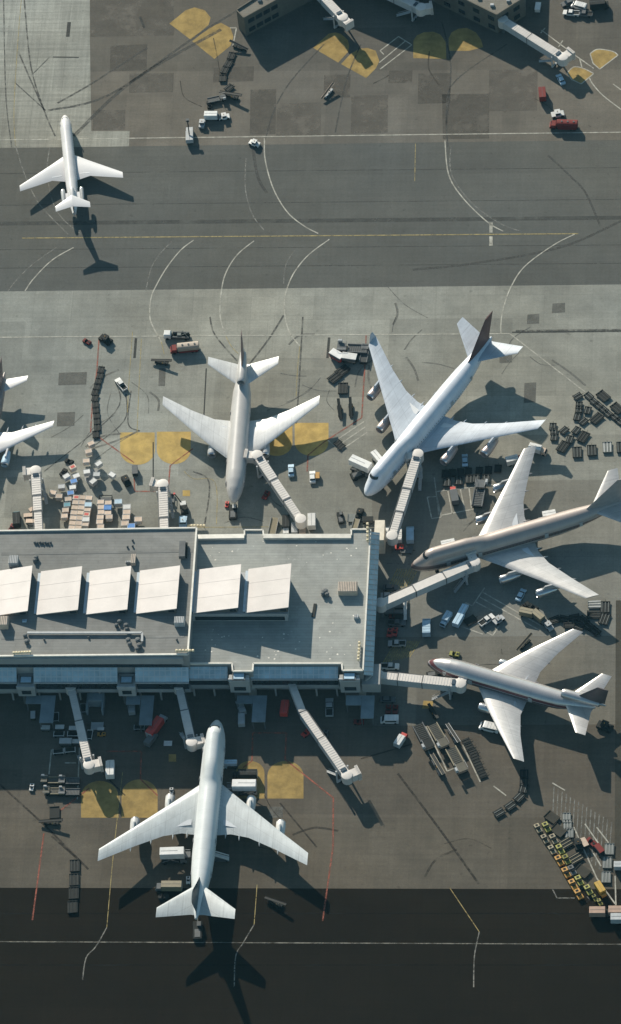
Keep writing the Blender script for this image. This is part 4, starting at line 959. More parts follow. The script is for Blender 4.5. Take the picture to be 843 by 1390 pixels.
def v_tug(t,c,c2):
    b=P('body',MB().prism([(-1.5,.25),(-1.5,.85),(-.5,.85),(-.45,.7),(.2,.7),(.3,1.0),(1.35,.92),(1.5,.8),(1.5,.25)],-.75,.75),c,t)
    P('seat',MB().box(-.45,-.05,-.5,.5,.7,.9).box(-.6,-.45,-.5,.5,.85,1.3),BLACK,b)
    P('steering_wheel',MB().cyl((.12,.25,1.15),(.16,.25,1.2),.2,.2,10),BLACK,b)
    P('bonnet_vent',MB().box(.6,1.2,-.35,.35,.93,1.0),DARK,b)
    P('tow_hitch',MB().box(-1.75,-1.5,-.15,.15,.35,.55),DARK,b)
    wheels(t,(-1.0,.95),.72,.34,.2)
def v_tugcab(t,c,c2):
    b=P('body',MB().prism([(-1.8,.3),(-1.8,1.0),(-.2,1.0),(-.2,1.05),(1.6,.95),(1.8,.8),(1.8,.3)],-.9,.9),c,t)
    P('cab_glass',MB().box(-.7,.6,-.75,.75,1.0,1.75),GLASS,b); P('cab_roof',MB().bev(-.85,.75,-.85,.85,1.75,1.9,.06),c,b)
    P('beacon',MB().cyl((-.1,0,1.9),(-.1,0,2.1),.12,.1,8),ORANGE,b)
    wheels(t,(-1.15,1.1),.86,.42,.26)
def v_pushback(t,c,c2):
    b=P('body',MB().bev(-3,3,-1.3,1.3,.35,1.25,.15),c,t)
    P('cab_glass',MB().box(.9,2.2,-1.0,0,1.25,1.95),GLASS,b);P('cab_roof',MB().bev(.8,2.3,-1.1,.1,1.95,2.1,.06),c2,b)
    P('engine_cover',MB().box(-2.4,.2,-.8,.8,1.25,1.36),GREY,b)
    tb=P('tow_bar',MB().bar((3,0,.6),(6,0,.8),.18,.18),STEEL,t)
    wheels(t,(-1.8,1.8),1.2,.6,.4)
def v_dolly(t,c,c2,L_=2.9,w=1.15,rails=2,railc=None):
    d=P('deck',MB().box(-L_/2,L_/2,-w,w,.42,.55),c,t)
    for k in range(rails):
        y=-w+2*w*(k+.5)/rails; P('roller_rail',MB().box(-L_/2+.1,L_/2-.1,y-.09,y+.09,.55,.67),railc or (RAILD if c2 is GREY else c2),d)
    for s in (-1,1): P('end_stop',MB().box(s*(L_/2-.08)-.08,s*(L_/2-.08)+.08,-w,w,.55,.75),c,d)
    P('tow_bar',MB().bar((L_/2,0,.4),(L_/2+.9,0,.35),.12,.1),DARK,t)
    wheels(t,(-L_/2+.5,L_/2-.5),w-.15,.24,.16,8)
def v_pallet(t,c,c2): v_dolly(t,c,c2,4.2,1.5,3)
def v_flatdeck(t,c,c2): v_dolly(t,c,c2,4.0,1.45,0)
def v_cart(t,c,c2):
    d=P('deck',MB().box(-1.6,1.6,-.85,.85,.45,.6),c2,t)
    for sx in (-1,1):
        P('end_panel',MB().box(sx*1.55-.04,sx*1.55+.04,-.82,.82,.6,1.75),c2,d)
    P('roof',MB().bev(-1.68,1.68,-.9,.9,1.75,1.85,.05),c,t)
    P('side_curtain',MB().box(-1.5,1.5,-.84,-.80,.8,1.7),GREY,t)
    P('tow_bar',MB().bar((1.6,0,.4),(2.5,0,.35),.12,.1),DARK,t)
    wheels(t,(-1.05,1.05),.75,.24,.16,8)
def v_barecart(t,c,c2):
    d=P('deck',MB().box(-1.5,1.5,-.8,.8,.5,.6),DARK,t)
    f=P('side_frame',MB().bar((-1.5,-.8,1.1),(1.5,-.8,1.1),.16,.1).bar((-1.5,-.8,1.1),(-1.5,.8,1.1),.16,.1).bar((1.5,-.8,1.1),(1.5,.8,1.1),.16,.1),c,t)
    for sx in (-1,1):
        for sy in (-1,1): P('post',MB().box(sx*1.5-.06,sx*1.5+.06,sy*.8-.06,sy*.8+.06,.6,1.1),c,f)
    wheels(t,(-1.0,1.0),.72,.24,.16,8)
def v_container(t,c,c2):
    b=P('body',MB().prism([(-1.0,.75),(-1.0,2.3),(1.0,2.3),(1.0,1.2),(.6,.75)],-.77,.77),c,t)
    P('edge_frame',MB().box(-1.02,1.02,-.79,-.70,2.28,2.34).box(-1.02,1.02,.70,.79,2.28,2.34).box(-1.02,-.93,-.70,.70,2.28,2.34).box(.93,1.02,-.70,.70,2.28,2.34),c2 or LTGREY,b)
    P('door_panel',MB().box(-.85,.85,-.80,-.77,.95,2.15),LTGREY,b)
def v_mark(t,c,c2):  # container with a coloured panel on the roof
    v_container(t,c2,LTGREY); 
    P('roof_panel',MB().box(-.6,.62,-.42,.42,2.30,2.33),c,t)
def v_belt(t,c,c2):
    b=P('body',MB().bev(-2.6,2.6,-.8,.8,.35,.95,.1),c,t)
    bt=P('conveyor',MB().bar((-4.2,0,1.2),(4.2,0,2.7),.85,.3),DARK,t)
    for s in (-1,1): P('side_rail',MB().bar((-4.2,s*.48,1.35),(4.2,s*.48,2.85),.1,.18),c2,bt)
    P('seat',MB().box(-.5,.0,-.78,-.5,.95,1.4),BLACK,b); P('beacon',MB().cyl((.6,-.65,.95),(.6,-.65,1.9),.1,.1,8),ORANGE,b)
    P('lift_ram',MB().bar((1.0,0,.9),(2.2,0,2.2),.2,.2),STEEL,t)
    wheels(t,(-1.7,1.7),.75,.36,.22)
def v_loader(t,c,c2):
    b=P('chassis',MB().box(-5.2,4.2,-1.6,1.6,.5,1.0),c,t)
    dk=DECKO if c2 is BEIGE else c2
    m_=P('main_platform',MB().box(-5.2,1.2,-1.45,1.45,1.55,1.75),dk,t)
    for k in range(9): P('roller',MB().box(-5.0+k*.68,-4.75+k*.68,-1.2,1.2,1.75,1.83),RAILD,m_)
    for s in (-1,1):
        P('side_rail',MB().box(-5.3,1.3,s*1.62-.14,s*1.62+.14,1.5,2.1),BEIGE if c2 is BEIGE else GREY,m_)
    f=P('bridge_platform',MB().box(1.6,4.6,-1.5,1.5,2.4,2.6),dk,t)
    for s in (-1,1):
        P('guard_rail',MB().bar((1.6,s*1.55,3.5),(4.6,s*1.55,3.5),.08,.08).bar((1.6,s*1.55,2.6),(1.6,s*1.55,3.5),.08,.08).bar((4.6,s*1.55,2.6),(4.6,s*1.55,3.5),.08,.08),LTGREY,f)
        P('scissor_arm',MB().bar((-4.5,s*1.2,1.0),(.5,s*1.2,1.6),.2,.2),GREY,t)
        P('lift_arm',MB().bar((1.8,s*1.2,1.0),(4.2,s*1.2,2.4),.2,.2).bar((4.2,s*1.2,1.0),(1.8,s*1.2,2.4),.2,.2),GREY,t)
    P('operator_cab',MB().bev(3.0,4.4,-2.3,-1.6,2.4,3.6,.1),LTGREY,t)
    wheels(t,(-4,-2.8,2.8),1.45,.42,.3)
def v_stairs(t,c,c2):
    b=P('chassis',MB().box(-3.2,2.6,-1.0,1.0,.45,.8),GREY,t)
    s=MB()
    for k in range(12): s.box(-3.0+k*.42,-2.55+k*.42,-.8,.8,.8+k*.24,.92+k*.24)
    s.bar((-3.0,-.85,1.6),(2.3,-.85,4.6),.1,.6).bar((-3.0,.85,1.6),(2.3,.85,4.6),.1,.6); P('stair_flight',s,c,t)
    P('top_landing',MB().box(2.1,3.4,-1.0,1.0,3.7,3.85),c,t)
    P('support_post',MB().box(1.9,2.1,-.8,-.6,.8,3.7).box(1.9,2.1,.6,.8,.8,3.7),GREY,t)
    wheels(t,(-2.2,1.8),.9,.36,.22)
def v_boom(t,c,c2):
    v_truck(t,c,c2,6.2,0,1.2,1.6)
    P('boom',MB().bar((-1.0,0,2.6),(2.6,.3,5.5),.35,.35),DARK,t); P('bucket',MB().box(2.4,3.3,-.2,.8,4.9,5.6),GREY,t)
def v_lift(t,c,c2):
    b=P('body',MB().bev(-1.7,1.7,-1.1,1.1,.4,1.5,.1),DARK,t); P('platform',MB().bev(.1,1.6,-.9,.9,2.7,2.95,.05),c,t)
    P('mast',MB().bar((-.5,-.6,1.5),(.8,-.6,2.7),.14,.14).bar((-.5,.6,1.5),(.8,.6,2.7),.14,.14),STEEL,t)
    P('boom',MB().bar((1.2,.5,2.9),(4.2,2.0,3.6),.3,.25),DARK,t); P('basket',MB().box(4.0,4.6,1.8,2.4,3.4,3.8),RED,t)
    wheels(t,(-1.1,1.1),1.0,.42,.3)
def v_rack(t,c,c2):
    P('frame',MB().box(-2.4,-2.2,-1.2,1.2,.3,1.6).box(2.2,2.4,-1.2,1.2,.3,1.6).box(-2.2,2.2,-1.2,-1.05,1.3,1.6).box(-2.2,2.2,1.05,1.2,1.3,1.6),c,t)
    P('shelf',MB().box(-2.2,2.2,-1.05,1.05,.35,.5),c2,t)
def v_ramp(t,c,c2):
    P('sloping_deck',MB().prism([(-3,.1),(3,1.2),(3,1.0),(-3,0)],-1.1,1.1),c,t)
    for s in (-1,1): P('kerb_rail',MB().bar((-3,s*1.15,.25),(3,s*1.15,1.35),.1,.3),c2,t)
    P('support_post',MB().box(2.6,2.8,-.9,.9,0,1.0),GREY,t)
def v_person(t,c,c2): pass
def v_crane(t,c,c2): v_belt(t,c,c2)
HT=dict(car=1.2,pickup=1.3,van=2,truck=3,catering=5.5,bigtruck=3.3,boxonly=3,tanker=2.9,flat=1.5,tug=.9,tugcab=1.6,pushback=1.3,dolly=.55,pallet=.55,flatdeck=.5,cart=1.8,barecart=1,container=2.3,mark=2.3,belt=2,loader=1.7,stairs=2.5,boom=2.5,lift=2.8,rack=1.4,ramp=.6)
CATN=dict(car='car',pickup='pickup truck',van='van',truck='truck',catering='catering truck',bigtruck='truck',boxonly='truck',tanker='fuel truck',flat='truck',tug='tug',tugcab='tug',pushback='tow tractor',dolly='cargo dolly',pallet='cargo dolly',flatdeck='cargo dolly',cart='baggage cart',barecart='baggage cart',container='cargo container',mark='cargo container',belt='belt loader',loader='cargo loader',stairs='boarding stairs',boom='truck',lift='lift',rack='rack',ramp='ramp')
NAME=dict(car='car',pickup='pickup_truck',van='van',truck='box_truck',catering='catering_truck',bigtruck='box_truck',boxonly='box_truck',tanker='fuel_truck',flat='service_truck',tug='tow_tug',tugcab='tow_tug',pushback='pushback_tractor',dolly='cargo_dolly',pallet='pallet_dolly',flatdeck='flat_dolly',cart='baggage_cart',barecart='baggage_cart',container='cargo_container',mark='cargo_container',belt='belt_loader',loader='cargo_loader',stairs='boarding_stairs',boom='boom_truck',lift='lift_platform',rack='storage_rack',ramp='loading_ramp')
GRP=dict(car='cars and vans on the apron',pickup='cars and vans on the apron',van='cars and vans on the apron',truck='trucks on the apron',catering='catering trucks at the aircraft',bigtruck='trucks on the apron',boxonly='trucks on the apron',tanker='trucks on the apron',flat='trucks on the apron',tug='tow tugs on the apron',tugcab='tow tugs on the apron',dolly='empty cargo dollies',pallet='empty cargo dollies',flatdeck='empty cargo dollies',cart='baggage carts',barecart='baggage carts',container='cargo containers north of the terminal',mark='cargo containers north of the terminal',belt='belt loaders',loader='cargo loaders')
proto={}
def put(kind,px,py,ang,label,c=WHITE,c2=None,sc=1.0,z=0,group=None,snap=True):
    p=at(px,py,HT[kind]*sc+z); h=hd(px,py,ang); key=(kind,c.name,c2.name if c2 else '')
    if key not in proto:
        t=T(NAME[kind],label,CATN[kind],(0,0,0),0); globals()['v_'+kind](t,c,c2 or c); proto[key]=t
    else: t=copy_tree(proto[key])
    t['label']=label; g=group or GRP.get(kind)
    if g: t['group']=g
    elif 'group' in t: del t['group']
    t.location=(p.x,p.y,z); t.rotation_euler=(0,0,h); t.scale=(sc,)*3
    return t
ORD='first second third fourth fifth sixth seventh eighth ninth tenth eleventh twelfth thirteenth fourteenth fifteenth sixteenth seventeenth eighteenth'.split()
# --- top
put('boom',257,180,90,'grey-topped service truck with raised boom, on the white line left of a small cart',LTGREY,LTGREY)
put('tugcab',274,165,80,'small pale tug just right of the boom truck at the white line',LTGREY)
put('boxonly',287,154,0,'white-roofed box truck beside the small white and blue tug, upper apron',GREY,WHITE,.85)
put('tugcab',304,156,10,'small white and blue tug right of the white-roofed box truck, upper apron',WHITE)
put('loader',295,134,12,'dark cargo platform with a grey deck just above the white-roofed box truck',DARK,GREY,.6)
put('tug',284,141,100,'dark tug with pale seat tucked left of the grey-decked cargo platform',DARK)
put('belt',313,127,-16,'long black belt loader lying across the end of the upper dolly train',DARK,BLACK,.95)
for i,(x,y,a) in enumerate([(314,75.6,70),(310,86,60),(305,95,65),(302.5,106,85),(311,119,40)]): put('dolly',x,y,a,ORD[i]+' dark dolly from the top in the train below the diagonal yellow pads',DARK,GREY)
put('belt',324,61,160,'dark conveyor loader at the corner of the upper left pier building',DARK,GREY,.8)
put('tugcab',345,192,160,'white tug sitting on the white line right of the boom truck',WHITE)
put('belt',445,123,48,'pale belt loader with tan tip standing alone on the upper apron',LTGREY,TAN,.8)
put('cart',730,8,80,'lone small white cart near the top edge right of the pier',WHITE)
put('car',771,2,200,'dark car cut by the top edge, left end of the parked cluster',GREY)
put('van',786,5,165,'white van in the parked cluster at the top right',WHITE)
put('pickup',775,16,175,'white pickup truck, lower left of the parked cluster at the top right',WHITE)
put('pickup',793,17,175,'grey pickup truck, lower right of the parked cluster at the top right',GREY)
put('boxonly',812,2,5,'dark truck at the top edge, right end of the parked cluster',DARK,DARK)
put('car',761,106,118,'bluish car under the shadow of the top right jet bridge',LBLUE)
put('boxonly',736,124,95,'dark red narrow truck standing alone above the red tank truck',MAROON,MAROON,.9)
put('tugcab',757,152,10,'white tug immediately above the red tank truck',WHITE,None,1.15)
put('tanker',765,165,178,'long dark red tank truck near the upper white line',MAROON,MAROON)
# --- north apron
put('flat',240,454,178,'long service truck with white cab and dark open frame on the white line',WHITE,GREY)
put('tanker',250,468,186,'fuel truck with dark red cab and tan tank behind the white-cabbed service truck',MAROON,paint('tan_tank',(.36,.29,.23),.6))
put('belt',219,489,-8,'black belt loader standing left of the fuel truck',DARK,BLACK,.8)
put('tugcab',143,458,-30,'dark tug at the top end of the red line',DARK,None,1.2)
put('tug',118,463,-30,'small dark tug with a red front, left of the red line\'s top',MAROON,None,.9)
put('pickup',164,520,128,'white pickup truck parked alone on the north apron',WHITE)
for i,(x,y) in enumerate([(137,502),(135.8,509.5),(133.3,517.5),(131.6,524.5),(129,532),(129,540),(129.5,549),(130,556.5),(131,564),(131.5,571.5),(132,580),(130,589.5)]):
    put('dolly',x,y,93 if i>5 else 75,ORD[i]+' dark dolly from the top in the train along the red line',DARK,GREY,.88)
CT=[(123.4,601.4,25,TAN,'white-topped container nearest the end of the dark dolly train'),(120,612,15,TAN,'tan-white container second below the dark dolly train'),(117,625,5,TAN,'tan container third below the dark dolly train'),(133.8,628.7,35,WHITE,'pale container standing right of the third below the dolly train'),
 (117.7,639.8,10,WHITE,'white container on the left of the pale grey ground patch'),(131,643.4,0,LTGREY,'grey container on the right of the pale grey ground patch'),(126.3,652.6,40,WHITE,'white container at the lower tip of the pale grey ground patch'),(152,643.8,-30,WHITE,'lone white-topped container with a long shadow right of the grey patch'),
 (90,645.8,30,WHITE,'tilted white container beside the red-topped one'),(83.4,660,5,LTGREY,'grey container left of the white and blue column'),(80,673,0,TAN,'tan container left of the blue container column'),(71.7,668,-10,TAN,'tan container nearest the left jet bridge'),
 (103.5,645.5,20,WHITE,'white container at the head of the white and blue column'),(100,652.6,15,BLUE,'blue container second in the white and blue column'),(98.5,661,8,WHITE,'white container between two blue ones in the column'),(95.7,668.6,8,BLUE,'deep blue container fourth in the white and blue column'),(92.5,677,6,TAN,'tan container between the deep blue and the teal one'),(91,684.7,4,TEAL,'teal container in the white and blue column'),(88.8,692,4,TAN,'tan container just below the teal one'),(87.3,700,4,TAN,'tan container at the foot of the white and blue column')]
for x,y,a,c,l in CT:
    put('container',x,y,a+0,l,c,LTGREY,1.0,.0)
put('mark',98.5,633.4,25,'red-topped container at the upper left of the container yard',RED,TAN,1.02)
put('tug',94,625.6,-20,'dark tug just above the red-topped container',DARK,None,.9); put('tug',86,640,50,'dark tug left of the red-topped container',DARK,None,.9)
colsx=[('left',[(103.5,674.7),(102.8,681.5),(101.4,688.5),(100.4,695.5),(99.5,702.5),(98.3,709.5),(97.5,716)],0),('middle',[(111.5,674.7),(110.8,681.7),(110.4,688.7),(109.4,695.7),(108.4,702.7),(107.2,709.7),(106,716)],None),('right',[(120.6,675.4),(119.6,684.5),(118.6,691),(117.3,697.8),(116.4,704.6),(115.6,711)],3)]
for nm,ps,rd in colsx:
    for i,(x,y) in enumerate(ps):
        l=ORD[i]+' container from the top in the %s column of the big tan block'%nm
        if rd==i: put('mark',x,y,-4,'red-marked container in the %s column of the big tan block'%nm,RED,TAN,1.02)
        elif nm=='right' and i==1: put('container',x,y,0,'light blue container in the right column of the big tan block',LBLUE,LTGREY,1.1)
        elif nm=='right' and i==4: put('container',x,y,0,'white container below the red-marked one in the right column',WHITE,LTGREY,1.1)
        else: put('container',x,y,-4,l,TAN,BEIGE if (i+len(nm))%3==0 else LTGREY,1.02)
for i,(x,y) in enumerate([(136.5,681),(146.8,682),(137.2,688),(137.2,694.8),(146.3,695.5),(136,701.6),(148,701.2),(135.2,708),(136.5,714.5)]):
    put('container',x,y,2,ORD[i]+' tan container, reading down the stack below the dark rack',TAN,LTGREY,1.02)
put('container',146,688.6,0,'blue container among the tan ones below the dark rack',BLUE,BLUE,1.1)
put('rack',143,676,0,'low dark rack at the top of the second tan container stack',DARK,GREY,.85)
for x,y,c,l in [(160.4,680.5,LBLUE,'pale blue container standing right of the dark rack'),(172,687.5,WHITE,'white container at the top of the short narrow column'),(171.8,694.6,TAN,'tan container second in the short narrow column'),(171,701.6,TAN,'tan container third in the short narrow column'),(169.4,710,TAN,'tan container at the foot of the short narrow column, turned left'),(178,713.5,BLUE,'blue container half hidden behind the roof edge'),(187.5,704.5,TAN,'lone tan container between the short column and the middle jet bridge')]:
    put('container',x,y,3,l,c,LTGREY,1.15)
put('cart',183,637,92,'dark grey cart at the bottom of the left ochre pad',GREY,DARK); put('tugcab',171,650,-60,'dark tug with pale fittings left of the ochre pad',DARK,None,1.1)
put('cart',45,690,25,'tan covered cart, upper of three beside the left jet bridge',TAN,GREY,.8)
put('cart',38,699,5,'tan covered cart, middle of three beside the left jet bridge',TAN,GREY,.8)
put('cart',41,707,0,'tan covered cart, lowest of three beside the left jet bridge',TAN,GREY,.8)
put('boxonly',22,702,92,'dark teal truck left of the tan covered carts',TEAL,DARK,.9); put('tug',16,716,60,'red-brown tug at the roof edge below the dark teal truck',MAROON)
put('lift',249,686,100,'lift platform with white top and red-tipped boom right of the middle jet bridge',WHITE)
put('tugcab',248,706,88,'pale teal tug below the lift platform',LBLUE,None,1.3); put('rack',233,676,88,'grey ladder frame right of the middle jet bridge',STEEL,GREY,.7)
put('pushback',316,694,90,'dark tow tractor under the grey-white trijet\'s nose',DARK,LTGREY,.9); put('tug',308,684,80,'small red tug left of the grey-white trijet\'s nose',RED,None,.7)
put('tug',361,671,60,'small dark red tug in the shade left of the trijet\'s jet bridge',MAROON)
put('ramp',371,715,75,'pale sloping ramp at the terminal\'s north wall',BEIGE,LTGREY)
put('boxonly',388,706,90,'dark blue truck beneath the foot of the trijet\'s jet bridge',GREY,DARK,.9)
put('boxonly',422.8,704,90,'truck with pink-white box roof right of the bridge rotunda',GREY,WHITE,.95)
put('pushback',462,702,100,'dark tow tractor, leftmost of the row along the north wall',DARK,GREY,.7)
put('flatdeck',480.6,703,0,'grey flat trailer between dark tractors along the north wall',STEEL,GREY)
put('tugcab',488,694,70,'dark tug above the grey flat trailer',DARK); put('cart',499,704,0,'dark cart nearest the cream corner block',DARK,DARK)
put('ramp',482,714,70,'pale ramp below the grey flat trailer',BEIGE,LTGREY,.8)
put('boxonly',388,717,90,'white-topped box truck at the wall left of the grey one',WHITE,WHITE,.7); put('boxonly',399.6,715,90,'grey-topped box truck at the wall, middle of three',LTGREY,LTGREY,.75); put('boxonly',410,716,90,'tan-white box truck at the wall, right of three',LTGREY,TAN,.75)
put('car',424,646,92,'white car right of the trijet\'s jet bridge',WHITE); put('car',395,637,92,'bluish car in shade beside the trijet\'s engine',LBLUE)
put('cart',431,645,90,'small orange-yellow cart beside the white car',ORANGE,GREY,.7)
put('van',524,722,90,'white van just right of the cream corner block',WHITE); put('van',541,724,90,'white van half hidden by the blue-white jumbo\'s bridge',WHITE,None,1.0); put('van',556.5,722.5,90,'pale blue-white van right of that bridge\'s foot',LBLUE,None,1.15)
put('tug',541,742,0,'red tug on the shaded apron below the three vans',RED); put('flatdeck',552,746,-5,'dark flat trailer right of the red tug',GREY,BEIGE,.9)
# equipment left of the blue-white jumbo
put('cart',457,480,-30,'white-roofed cart with red side, below the long cargo loader',WHITE,RED,1.35); put('cart',474,483,-8,'white-roofed cart right of the red-sided one',WHITE,DARK,1.4)
put('loader',477,473,178,'long dark cargo loader under the white line near the jumbo\'s wingtip',DARK,GREY,.95)
put('loader',495,479,80,'dark cargo loader standing upright against the jumbo\'s left wingtip',DARK,GREY,.7)
put('pallet',454.6,512,38,'left one of two tilted dark pallet dollies',DARK,GREY); put('pallet',465,502.5,38,'right one of two tilted dark pallet dollies',DARK,GREY)
put('pallet',465.6,527,88,'upright dark pallet dolly above the two belt loaders',DARK,GREY)
put('belt',461,555,98,'left belt loader of the pair above the parking lines',DARK,DARK,.85); put('belt',476,553,93,'right belt loader of the pair above the parking lines',DARK,DARK,.85)
put('dolly',458.5,601,40,'upper small dark dolly in the white parking lines',DARK,GREY,.8); put('dolly',463,606,40,'lower small dark dolly in the white parking lines',DARK,GREY,.8)
put('catering',490,627,-24,'white catering truck at the left side of the blue-white jumbo\'s nose',GREY,WHITE); put('catering',513,620,-50,'white high-lift truck partly behind the blue-white jumbo',GREY,WHITE,.75)
put('pushback',489,642,20,'dark tow tractor left of the blue-white jumbo\'s nose',DARK,DARK)
put('car',631,623,92,'pale blue car in shade under the jumbo\'s engines',LBLUE); put('truck',699,621,15,'white truck with red trim behind the grey-metal jumbo\'s wingtip',RED,WHITE,.85); put('truck',730,607,-15,'tan and white truck right of the wingtips',TAN,WHITE,.85)
for i,(x,y) in enumerate([(606.7,654.7),(622.7,652.6),(636.6,650.5),(646,649.4),(660,649.4)]): put('dolly',x,y,88,ORD[i]+' frame dolly from the left in the row above the white boxes',DARK,STEEL,1.0)
for i,(x,y) in enumerate([(604.6,643),(614,642),(625,641),(635.5,640),(650.5,639),(663,638),(676,636)]): put('dolly',x,y,85,ORD[i]+' dolly from the left in the deeply shaded upper row',DARK,DARK,.95)
put('boxonly',616.5,671,100,'truck with orange-red roof end in the white parking box',TAN,GREY,.9); put('cart',615,666,95,'orange-red roofed cart in the white parking box',RED,GREY,.9)
put('loader',650.5,669,80,'long dark cargo loader beside the white parking box',DARK,GREY,.95)
put('boxonly',746.5,696,10,'white-roofed truck half behind the grey-metal fuselage',GREY,WHITE,.8); put('catering',608.6,735,12,'white catering truck against the grey-metal jumbo\'s nose',DARK,WHITE,.6)
# north-east dollies
NE=[(430,265,30,0),(537,262,-40,0),(585,315,-40,0),(628,350,-40,0),(678,390,-40,0),(715,425,-40,0),(790,468,-40,0),(828,500,-40,0),(443,352,85,0),(441,388,85,0),(525,400,75,0),(425,462,75,0),(485,505,40,0),(610,475,40,1),(675,262,-40,1),(808,378,-40,1),(193,556,85,0),(203,603,85,0),(205,655,80,0),(300,590,40,0),(355,675,70,0),(415,590,50,0),(482,652,55,1),(288,745,55,1)]
NEL=['at the upper left start of the cluster','touching the end of the white diagonal line','second along the diagonal row from the white line','third along the diagonal row from the white line','fourth along the diagonal row from the white line','fifth along the diagonal row from the white line','sixth along the diagonal row, near the right edge','at the right edge, last of the diagonal row','upper one of the left vertical pair','lower one of the left vertical pair','just left of the big slatted dolly','below the left vertical pair','left of the big slatted dolly\'s lower corner','big, slatted, in the middle of the cluster','big, above the diagonal row','big, cut by the right edge','top of the three beside the winglet','middle of the three beside the winglet','bottom of the three beside the winglet','alone right of the three beside the winglet','upright, between two big dollies','tilted, above the big lower dolly','big, low in the middle of the cluster','big, lowest left of the cluster']
for (x,y,a,b),l in zip(NE,NEL): put('pallet' if b else 'dolly',723+x/7.025,500+y/7.025,a,'dark dolly '+l,DARK,GREY if b else STEEL,.95 if b else .92)
for (x,y,c,l) in ((425,800,STEEL,'first slatted dolly from the left in the level row by the right edge'),(565,782,STEEL,'second slatted dolly from the left in the level row by the right edge'),(712,752,WHITE,'pale slatted dolly third in the level row by the right edge'),(845,752,STEEL,'slatted dolly cut by the right edge, last of the level row')):
    put('pallet',723+x/7.025,500+y/7.025,92,l,DARK if c is STEEL else STEEL,c,.95)
# east side cluster
put('pallet',807,820,2,'pale slatted pallet dolly left of the service road, upper left of four',STEEL,WHITE,.95); put('pallet',821.6,824,88,'slatted dolly left of the service road, upper right of four',DARK,STEEL,.95); put('pallet',806,834,0,'dark slatted dolly left of the service road, lower left of four',DARK,GREY,.95); put('pallet',820.5,840,70,'slatted dolly left of the service road, lower right of four',DARK,STEEL,.95)
put('boxonly',715.4,829,-12,'tan-topped truck at the end of the white parking lines',GREY,BEIGE,.8); put('boxonly',731,834,-40,'tan-topped truck right of the other tan one, turned down',GREY,BEIGE,.8); put('tugcab',744.4,847,-50,'pale tug at the lower tip of the shaded cluster',LTGREY)
put('tug',724,824,-30,'dark tug above the two tan-topped trucks',DARK); put('tug',713,821,30,'dark tug at the upper left of the two tan-topped trucks',DARK)
for i,(x,y,a) in enumerate([(753.5,841,20),(766,840,-10),(780,838,10),(791.6,842,-40),(799,849,-40),(808,856,-40),(772,848,0),(786,850,-20)]): put('dolly',x,y,a,ORD[i]+' shaded dolly from the left under the jumbo\'s right wingtip shadow',DARK,GREY,1.05)
put('belt',712,871,44,'belt loader with beacon above the silver trijet\'s upper wing',DARK,BEIGE,.8)
put('car',707,806,62,'pale blue car between the jumbo\'s right-wing engines',LBLUE)
put('cart',541.6,822,0,'grey-roofed cart under the grey-metal jumbo\'s bridge, top row',GREY,DARK,.8); put('cart',527.7,829.5,0,'grey-roofed cart at the terminal side, below the bridge',GREY,DARK,.8); put('cart',541.6,830,0,'grey-roofed cart, second down in the shaded rows',GREY,DARK,.8)
put('tug',534.7,835.7,0,'dark red tug in the shaded rows by the east wall',MAROON); put('cart',541.6,837,0,'dark cart right of the red tug in the shaded rows',DARK,DARK,.8)
for i,y in enumerate((817,823.5,830,837.5)): put('cart',549.8,y,92,ORD[i]+' white-topped cart from the top in the short column at the shade edge',WHITE,DARK,.62)
put('pickup',538.5,844,0,'dark pickup truck in the shaded rows by the east wall',GREY); put('tug',529,858,80,'left one of two red tugs by the east wall',RED); put('tug',536,857,80,'right one of two red tugs by the east wall',RED)
put('pickup',538.5,872,180,'pickup truck with pale rim above the lower yellow hatching',LTGREY); put('car',530,796,0,'dark car on the upper yellow hatching',GREY); put('car',527,807,0,'grey car above the foot of the smooth-sided bridge',LTGREY)
put('van',578.6,848,90,'pale blue van parked alone below the smooth-sided bridge',LBLUE,None,1.2)
put('truck',605,838,238,'pale blue truck heading down, between the van and two box trucks',LBLUE,LBLUE,.75); put('boxonly',622,839,60,'pale blue box truck, lower one beside the white bracket line',LBLUE,LBLUE,.8); put('boxonly',628.5,825.6,60,'pale blue box truck, upper one beside the white bracket line',LBLUE,LBLUE,.7)
put('flatdeck',638.5,842,30,'dark flat trailer with yellow load edge in the parking bay',DARK,BEIGE,.9); put('pickup',660.7,840,35,'white and dark pickup truck in the parking bay',WHITE); put('tugcab',676.8,839,35,'dark tug with white roof at the right of the parking bay',LTGREY)
put('tug',617,887,-10,'small tug with yellow beacon above the silver trijet\'s nose',YELG)
put('pickup',529.6,903,0,'white pickup truck above the silver trijet\'s bridge by the east wall',WHITE); put('van',528.7,974,180,'white van by the east wall below the bridge',WHITE,None,1.05); put('car',526,948,0,'dark blue car by the east wall below the bridge',GREY)
put('tug',527,962,85,'left red tug above the white van',MAROON); put('tug',536.5,962,85,'right red tug above the white van',MAROON)
put('truck',544,1001,56,'white box truck with red front alone below the east wall',RED,WHITE,.8); put('pushback',590,914,10,'dark tow tractor under the silver trijet\'s nose',DARK,DARK,.8)
put('van',664,984,167,'white van in the shade below the silver trijet\'s lower engine',WHITE,None,1.15)
put('loader',576,1001,-62,'cargo loader with long beige rails, upper left of the loader group',DARK,DARK,.95); put('belt',615,995,-60,'pale railed conveyor right of the tan-decked loader',GREY,LTGREY,1.0); put('belt',594,1037,-62,'long conveyor with beige rails, lower left of the loader group',GREY,BEIGE,1.1)
put('loader',596,1000,-60,'tan-decked loader in the middle of the loader group',DARK,BEIGE,.9); put('loader',621,1033,-62,'olive-decked loader casting a dark block shadow, lowest of the group',DARK,BEIGE,.95)
put('belt',588,965,-60,'dark conveyor pointing at the small ochre spot',DARK,DARK,.8)
